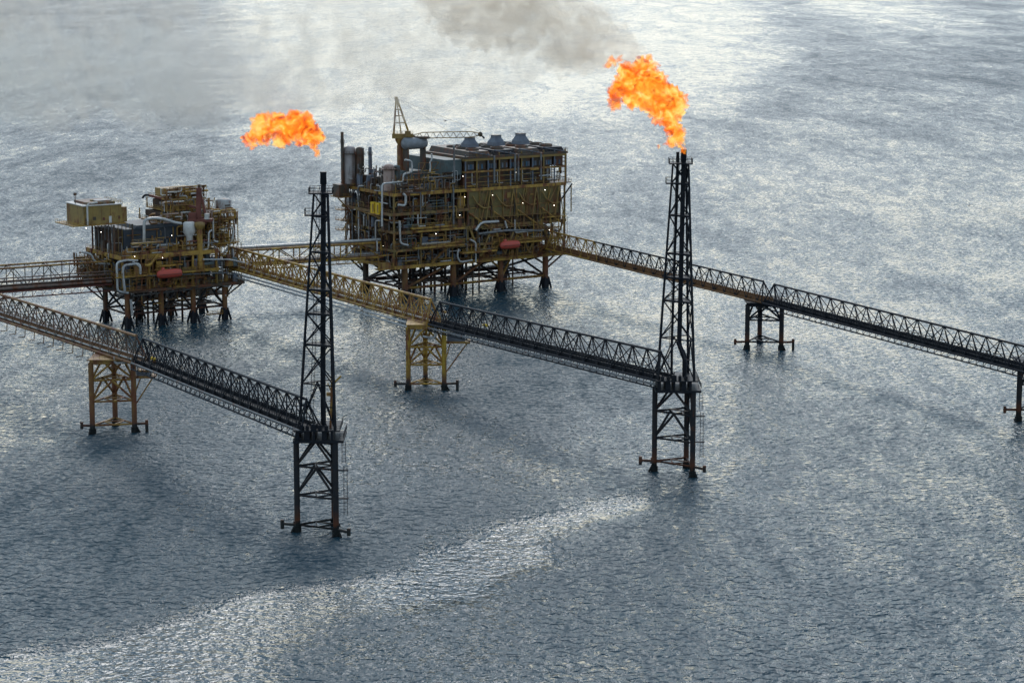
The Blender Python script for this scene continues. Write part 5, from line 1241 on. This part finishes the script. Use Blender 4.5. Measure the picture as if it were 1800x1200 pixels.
def smoke_mat(name, col, dens, scale, lo, hi, seed):
    m = bpy.data.materials.new(name); m.use_nodes = True; t = m.node_tree; N, L = t.nodes, t.links; N.clear()
    o = N.new('ShaderNodeOutputMaterial'); v = N.new('ShaderNodeVolumePrincipled'); geo = N.new('ShaderNodeNewGeometry')
    mp = N.new('ShaderNodeMapping'); mp.inputs['Location'].default_value = (seed, seed * 2, 0); L.new(geo.outputs['Position'], mp.inputs[0])
    n1 = N.new('ShaderNodeTexNoise'); n1.inputs['Scale'].default_value = scale; n1.inputs['Detail'].default_value = 4; n1.inputs['Roughness'].default_value = .6; n1.inputs['Distortion'].default_value = .6
    L.new(mp.outputs[0], n1.inputs['Vector'])
    mr = N.new('ShaderNodeMapRange'); mr.interpolation_type = 'SMOOTHSTEP'; mr.inputs[1].default_value = lo; mr.inputs[2].default_value = hi; mr.inputs[3].default_value = 0; mr.inputs[4].default_value = dens
    L.new(n1.outputs[0], mr.inputs[0]); L.new(mr.outputs[0], v.inputs['Density'])
    v.inputs['Color'].default_value = (*col, 1); v.inputs['Anisotropy'].default_value = .35
    L.new(v.outputs[0], o.inputs['Volume']); return m
def plume(Y, pts, label, mat, voxel, jit, seed, n=7):
    bl = []; rnd = random.Random(seed); T = atY(pts[0][0], pts[0][1], Y)
    for (x0, y0, r0, d0), (x1, y1, r1, d1) in zip(pts, pts[1:]):
        for k in range(n):
            t = k / n; r = r0 + (r1 - r0) * t; x = x0 + (x1 - x0) * t; y = y0 + (y1 - y0) * t
            Yk = Y + d0 + (d1 - d0) * t
            p = atY(x + rnd.uniform(-.5, .5) * r, y + rnd.uniform(-.4, .4) * r, Yk); bl.append((p - T, r * rnd.uniform(.75, 1.1) / (F / Y)))
    o = hull_from_blobs('smoke_plume', bl, voxel, mat, jit, seed); o.location = T
    tag(o, label, 'smoke', kind='stuff'); return o
plume(YB, [(1125, 112, 12, 0), (1098, 98, 26, 3), (1062, 80, 42, 6), (1010, 55, 58, 10), (950, 25, 62, 14), (870, 0, 72, 18), (780, -20, 80, 22)],
      'dense brown smoke rising up and left from the right flame', smoke_mat('brown_smoke', (.86, .73, .58), .10, .20, .30, .70, 3), 1.6, 3.0, 4, 9)
plume(YB + 30, [(1040, 60, 60, 0), (900, 85, 90, 10), (740, 100, 115, 20), (480, 90, 130, 40), (150, 70, 140, 60), (-120, 50, 140, 80)],
      'thin beige smoke drifting across the top of the picture', smoke_mat('beige_smoke', (.90, .83, .73), .048, .16, .38, .70, 17), 3.0, 4.5, 14)
plume(YA2, [(535, 196, 14, 0), (505, 175, 34, 3), (455, 155, 56, 8), (385, 145, 74, 14), (300, 135, 84, 20)],
      'soft grey smoke above the low flame', smoke_mat('grey_smoke', (.88, .85, .79), .075, .22, .33, .70, 11), 2.0, 3.0, 6)
plume(YA2 + 26, [(300, 135, 80, 0), (120, 125, 92, 14), (-120, 110, 100, 30)],
      'thin grey smoke drifting out at the left edge', smoke_mat('thin_grey_smoke', (.84, .84, .79), .05, .22, .38, .70, 21), 2.4, 3.5, 16)
plume(720, [(1700, 362, 6, 0), (1740, 372, 14, 3), (1790, 385, 18, 6), (1860, 390, 22, 8)], 'small wisp of dark smoke at the right edge', smoke_mat('dark_smoke', (.14, .15, .16), .09, .25, .42, .7, 5), 1.0, 1.5, 9, 5)
